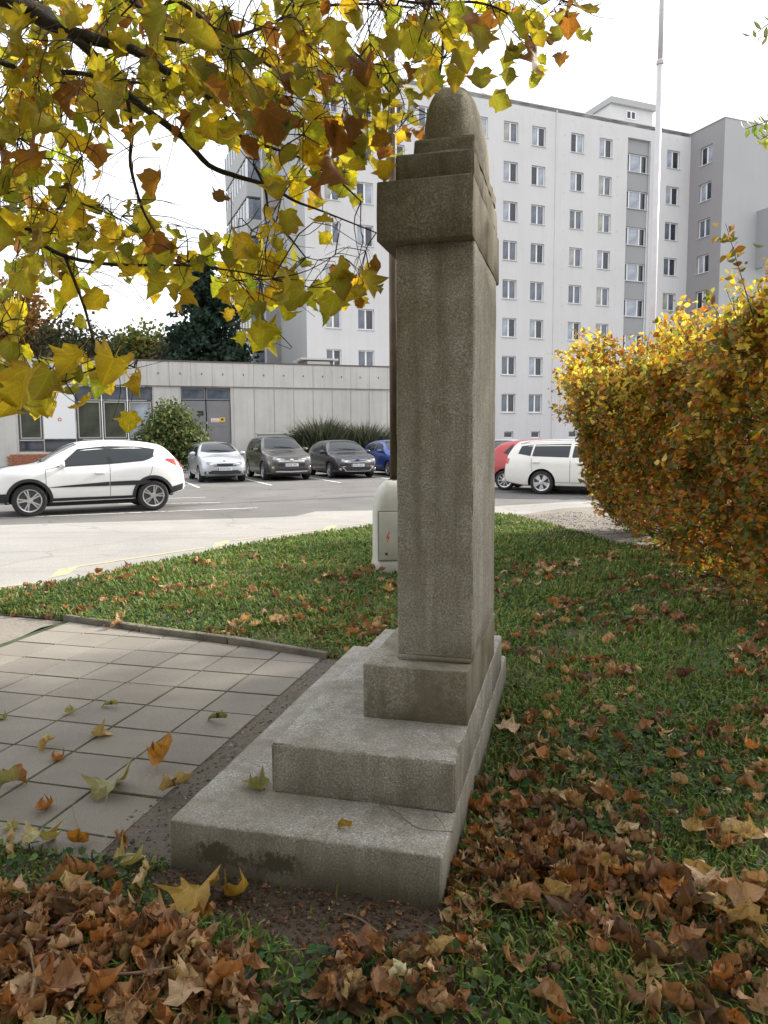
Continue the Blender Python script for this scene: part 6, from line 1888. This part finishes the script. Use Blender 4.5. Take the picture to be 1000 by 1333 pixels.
px, py, dp = toPx(FL[:, :3])
size = np.where((px > -15) & (px < 1015) & (py < 1345), FL[:, 3] / dp, 0)
NSING = 262
order = np.argsort(-size)[:NSING]
single = np.zeros(k, bool); single[order] = True
rest = np.nonzero(~single)[0]
C = np.clip(np.array(DPAL)[ci[rest]] * (1 + .18 * rng.standard_normal((len(rest), 1))), .02, .6)
V, T, CC, XY = scatter(DRY, which[rest], FL[rest, :3], R[rest], FL[rest, 3], C, DRY_XY)
tag(meshobj('leaf_litter', npmesh('leaf_litter', V, T, CC, MAT['dry_leaf'], True, XY)), 'carpet of smaller dry brown leaves scattered over the lawn', 'leaf litter', kind='stuff')
dm = {}
def dry_mesh(w, c, bank=DRY, pal=DPAL, two=False):
    key = (id(bank), w, c, id(pal))
    if key not in dm:
        v, t, s = bank[w]
        col = bicolor(v, pal[c], w * 7 + c) if two else np.array(pal[c])[None] * s[:, None] * (1 + .12 * np.random.default_rng(w + c).standard_normal((len(s), 1)))
        dm[key] = npmesh('fallen_leaf', v, t, np.clip(col, .01, .7), MAT['dry_leaf'], True, DRY_XY[w])
    return dm[key]
CN = ['reddish brown', 'light brown', 'dark brown', 'pale tan', 'rust coloured', 'blackish brown', 'straw coloured']
SN = ['rolled', 'tightly rolled', 'curled', 'tube shaped', 'arched', 'cupped', 'twisted', 'half open', 'thin rolled', 'hollow backed', 'flat spread', 'crumpled']
def spot(x, y):
    if x < 350:
        w_ = 'atop the lower left drift' if y < 1215 else ('in the middle of the lower left drift' if y < 1275 else 'along the bottom of the lower left drift')
        return w_ + (' on the left' if x < 150 else ' by the soil'), 'dry leaves drifted in front of the paving'
    if x < 560: return 'in the grass below the bare soil' + (' on its left' if x < 465 else ' on its right'), 'dry leaves in front of the bare soil'
    if x < 690: return ('beside the bottom step' if y < 1150 else ('below the right corner of the steps' if y < 1240 else 'at the bottom right of the bare soil')), 'dry leaves on the lawn right of the steps'
    w_ = 'on the lawn beside the pillar' if y < 950 else ('on the open lawn right of the steps' if y < 1080 else ('above the lower right drift' if y < 1170 else ('in the lower right drift' if y < 1260 else 'at the bottom of the lower right drift')))
    return w_ + (' hedge side' if x > 860 else ''), 'dry leaves on the lawn right of the steps'
used = set()
for i in np.nonzero(single)[0]:
    w_, g_ = spot(px[i], py[i])
    for q_ in range(84):               # no two alike leaves in one spot
        lab = CN[int(ci[i])] + ' ' + SN[int(which[i])] + ' leaf ' + w_
        if lab not in used: break
        which[i] = (which[i] + 1) % 12
        if q_ % 12 == 11: ci[i] = (ci[i] + 1) % 7
    used.add(lab)
    o = meshobj('fallen_leaf', dry_mesh(int(which[i]), int(ci[i])))
    o.matrix_world = Matrix([list(R[i][r] * FL[i, 3]) + [float(FL[i, r])] for r in range(3)] + [[0, 0, 0, 1]])
    tag(o, lab, 'leaf', g_)

# leaves lying on the paving and on the steps, one by one
def rest_on(o, xy, z, m):
    lowest = min((m @ v.co).z for v in o.data.vertices)
    o.matrix_world = Matrix.Translation((xy[0], xy[1], z - lowest - .002)) @ m
CP = [(.46, .30, .05), (.40, .17, .04), (.26, .28, .12), (.50, .38, .18), (.36, .18, .08), (.42, .40, .17), (.50, .25, .04)]
PL = [(215, 992, .10, 6, 2, 'large orange and yellow leaf curled up on the paving near the steps'),
      (230, 1028, .085, 3, 3, 'pale tan crumpled leaf at the edge of the paving beside the bottom step'),
      (285, 937, .075, 2, 8, 'yellowish flat leaf on the paving in the last row before the dirt strip'),
      (145, 1027, .105, 2, 10, 'green leaf with orange lobes on the paving below the large orange leaf'),
      (130, 954, .06, 3, 7, 'pale leaf with rusty tip in the middle of the paving'),
      (145, 917, .058, 5, 8, 'light olive leaf standing on edge in the middle of the paving'),
      (92, 926, .045, 5, 2, 'small yellow green leaf left of the olive leaf on the paving'),
      (60, 969, .055, 3, 4, 'beige leaf on the paving above the small rusty leaf'),
      (74, 985, .052, 1, 5, 'small rusty red leaf on the paving'),
      (58, 1049, .058, 1, 2, 'rusty orange leaf left of the green and orange leaf on the paving'),
      (20, 1017, .06, 4, 4, 'brown leaf lying at the left of the paving beside a folded olive leaf'),
      (4, 1035, .07, 2, 9, 'folded olive green leaf at the left edge of the paving'),
      (100, 1095, .062, 6, 6, 'orange folded leaf hanging on a long stalk on the paving'),
      (55, 1098, .075, 5, 10, 'pale green leaf with a brown edge on the lower left paving'),
      (15, 1105, .075, 3, 8, 'cream coloured leaf at the lower left of the paving'),
      (14, 1076, .038, 5, 7, 'tiny pale yellow leaf on the left of the paving'),
      (160, 1092, .06, 4, 0, 'dark brown rolled leaf in the dirt beside the last pavers'),
      (168, 1122, .07, 5, 7, 'pale green and yellow leaf lying in the dirt at the corner of the paving'),
      (90, 1138, .085, 4, 2, 'big brown folded leaf upright on the lower edge of the paving'),
      (185, 1146, .085, 3, 1, 'long tan rolled leaf in the dirt before the bottom step'),
      (128, 1140, .08, 4, 3, 'reddish brown rolled leaf leaning against a fallen twig'),
      (3, 932, .04, 2, 7, 'small green leaf cut by the left edge beside the paving'),
      (255, 1172, .10, 0, 10, 'yellow brown flat leaf on the bare soil before the bottom step'),
      (308, 1166, .075, 0, 5, 'yellow leaf standing against the foot of the bottom step'),
      (262, 1190, .055, 1, 2, 'small red brown leaf under the yellow brown leaf on the bare soil')]
for j, (x, y, s, c, w, lab) in enumerate(PL):
    s *= 1.8
    g_ = gnd(x, y, .025)
    o = meshobj('fallen_leaf', dry_mesh(w % len(DRY) if w != 10 else 10, c, DRY if w not in (8, 9) else DRY, CP, True))
    a = random.random() * 6.28
    tl = Matrix.Rotation(random.uniform(-.35, .35), 4, 'X') @ Matrix.Rotation(random.uniform(-.35, .35), 4, 'Y')
    rest_on(o, g_, .0085, Matrix.Rotation(a, 4, 'Z') @ tl @ Matrix.Scale(s, 4) @ Matrix.Translation((0, -.4, 0)))
    tag(o, lab, 'leaf')
for (x, y, z, s, c, w, lab) in ((333, 1022, .205, .075, 2, 7, 'grey green leaf with a yellow half lying on the bottom step'), (448, 1076, .2, .035, 0, 4, 'tiny yellow brown leaf near the front edge of the bottom step')):
    g_ = gnd(x, y, z)
    o = meshobj('fallen_leaf', dry_mesh(w, c, DRY, CP, True))
    rest_on(o, g_, .189, Matrix.Rotation(1.2, 4, 'Z') @ Matrix.Scale(s * 1.5, 4) @ Matrix.Translation((0, -.4, 0)))
    tag(o, lab, 'leaf')
# twigs on the ground
def ground_twig(pts, r, lab, z=.03):
    q = np.array([(*gnd(x, y, z_), z_) for x, y, z_ in pts]); q = smooth_path(q, 4)
    c = q.mean(0); V, T = tube_arrays(q - c, np.linspace(r, r * .5, len(q)), 6, .3)
    o = meshobj('fallen_twig', npmesh('fallen_twig', V, T, None, MAT['twig_grey'], True)); o.location = c
    tag(o, lab, 'twig')
ground_twig([(448, 1190, .02), (470, 1197, .02), (500, 1220, .03), (530, 1240, .03), (545, 1258, .03)], .004, 'thin bent twig lying on the bare soil before the steps')
ground_twig([(70, 1270, .06), (160, 1268, .07), (210, 1262, .08), (260, 1250, .05), (290, 1235, .04)], .006, 'long twig lying across the leaf drift at the lower left')
ground_twig([(495, 1045, .2), (520, 1060, .2), (545, 1078, .2), (590, 1083, .2)], .003, 'thin brown twig lying across the bottom step')
ground_twig([(565, 1060, .2), (575, 1070, .2), (582, 1083, .2)], .002, 'short hair thin twig against the riser of the upper step')
ground_twig([(105, 1085, .03), (97, 1062, .03), (95, 1048, .035), (100, 1040, .04)], .0025, 'upright leaf stalk shaped twig on the paving')
ground_twig([(40, 1300, .08), (45, 1270, .08), (40, 1240, .09)], .006, 'thick short twig upright in the leaf drift at the far lower left')
ground_twig([(120, 1108, .03), (150, 1115, .03), (195, 1110, .03)], .0025, 'straight thin twig in the dirt at the lower corner of the paving')
ground_twig([(350, 1240, .03), (390, 1236, .03), (440, 1234, .03)], .003, 'thin straight twig at the edge of the bare soil')

# pebbles and crumbs of earth along the plinth and on the trodden soil
cube = []
for sd_ in range(4):
    r_ = np.random.default_rng(200 + sd_)
    v = np.array([(1, 0, 0), (-1, 0, 0), (0, 1, 0), (0, -1, 0), (0, 0, .7), (0, 0, -.7)], float) * (.7 + .6 * r_.random((6, 1)))
    cube.append((v, np.array([(0, 2, 4), (2, 1, 4), (1, 3, 4), (3, 0, 4), (2, 0, 5), (1, 2, 5), (3, 1, 5), (0, 3, 5)]), np.ones(6)))
def pebbles(poly, n, s0, s1, z, cols):
    q = np.array(poly); x = q[:, 0].min() + rng.random(n) * np.ptp(q[:, 0]); y = q[:, 1].min() + rng.random(n) * np.ptp(q[:, 1]); k_ = inpoly(x, y, poly)
    x, y = x[k_], y[k_]; m_ = len(x)
    return scatter(cube, rng.integers(0, 4, m_), np.column_stack([x, y, np.full(m_, z)]), rot_from(unit(m_) * .4 + np.array([0, 0, 1]), rng.random(m_) * 6.28), s0 + (s1 - s0) * rng.random(m_) ** 3, pick(cols, [1] * len(cols), m_, .25))
DC = [(.16, .135, .105), (.22, .20, .17), (.10, .08, .06), (.27, .25, .22)]
parts_ = [pebbles([mw(.0, 1.035), mw(2.6, 1.035), mw(2.6, 1.40), mw(.0, 1.40)], 5200, .002, .011, .005, DC), pebbles(BARE, 4200, .002, .010, .003, [(.085, .06, .042), (.12, .09, .065), (.05, .035, .026)]),
          pebbles([mw(-.25, 1.0), mw(.06, 1.0), mw(.06, 1.7), mw(-.25, 1.7)], 1500, .002, .010, .004, DC[:3]),
          pebbles([(2.6, 14.9), (4.0, 15.6), (5.0, 14), (4.2, 11), (3.5, 10.9), (3.1, 12.6)], 3500, .006, .022, -.008, [(.25, .23, .2), (.33, .31, .28), (.18, .16, .14)])]
V, T, C, off = [], [], [], 0
for v, t, c in parts_: V.append(v); T.append(t + off); C.append(c); off += len(v)
tag(meshobj('gravel', npmesh('gravel', np.concatenate(V), np.concatenate(T), np.concatenate(C), attr_mat('pebble', .9))), 'loose grit and crumbs of earth around the foot of the steps', 'gravel', kind='stuff')
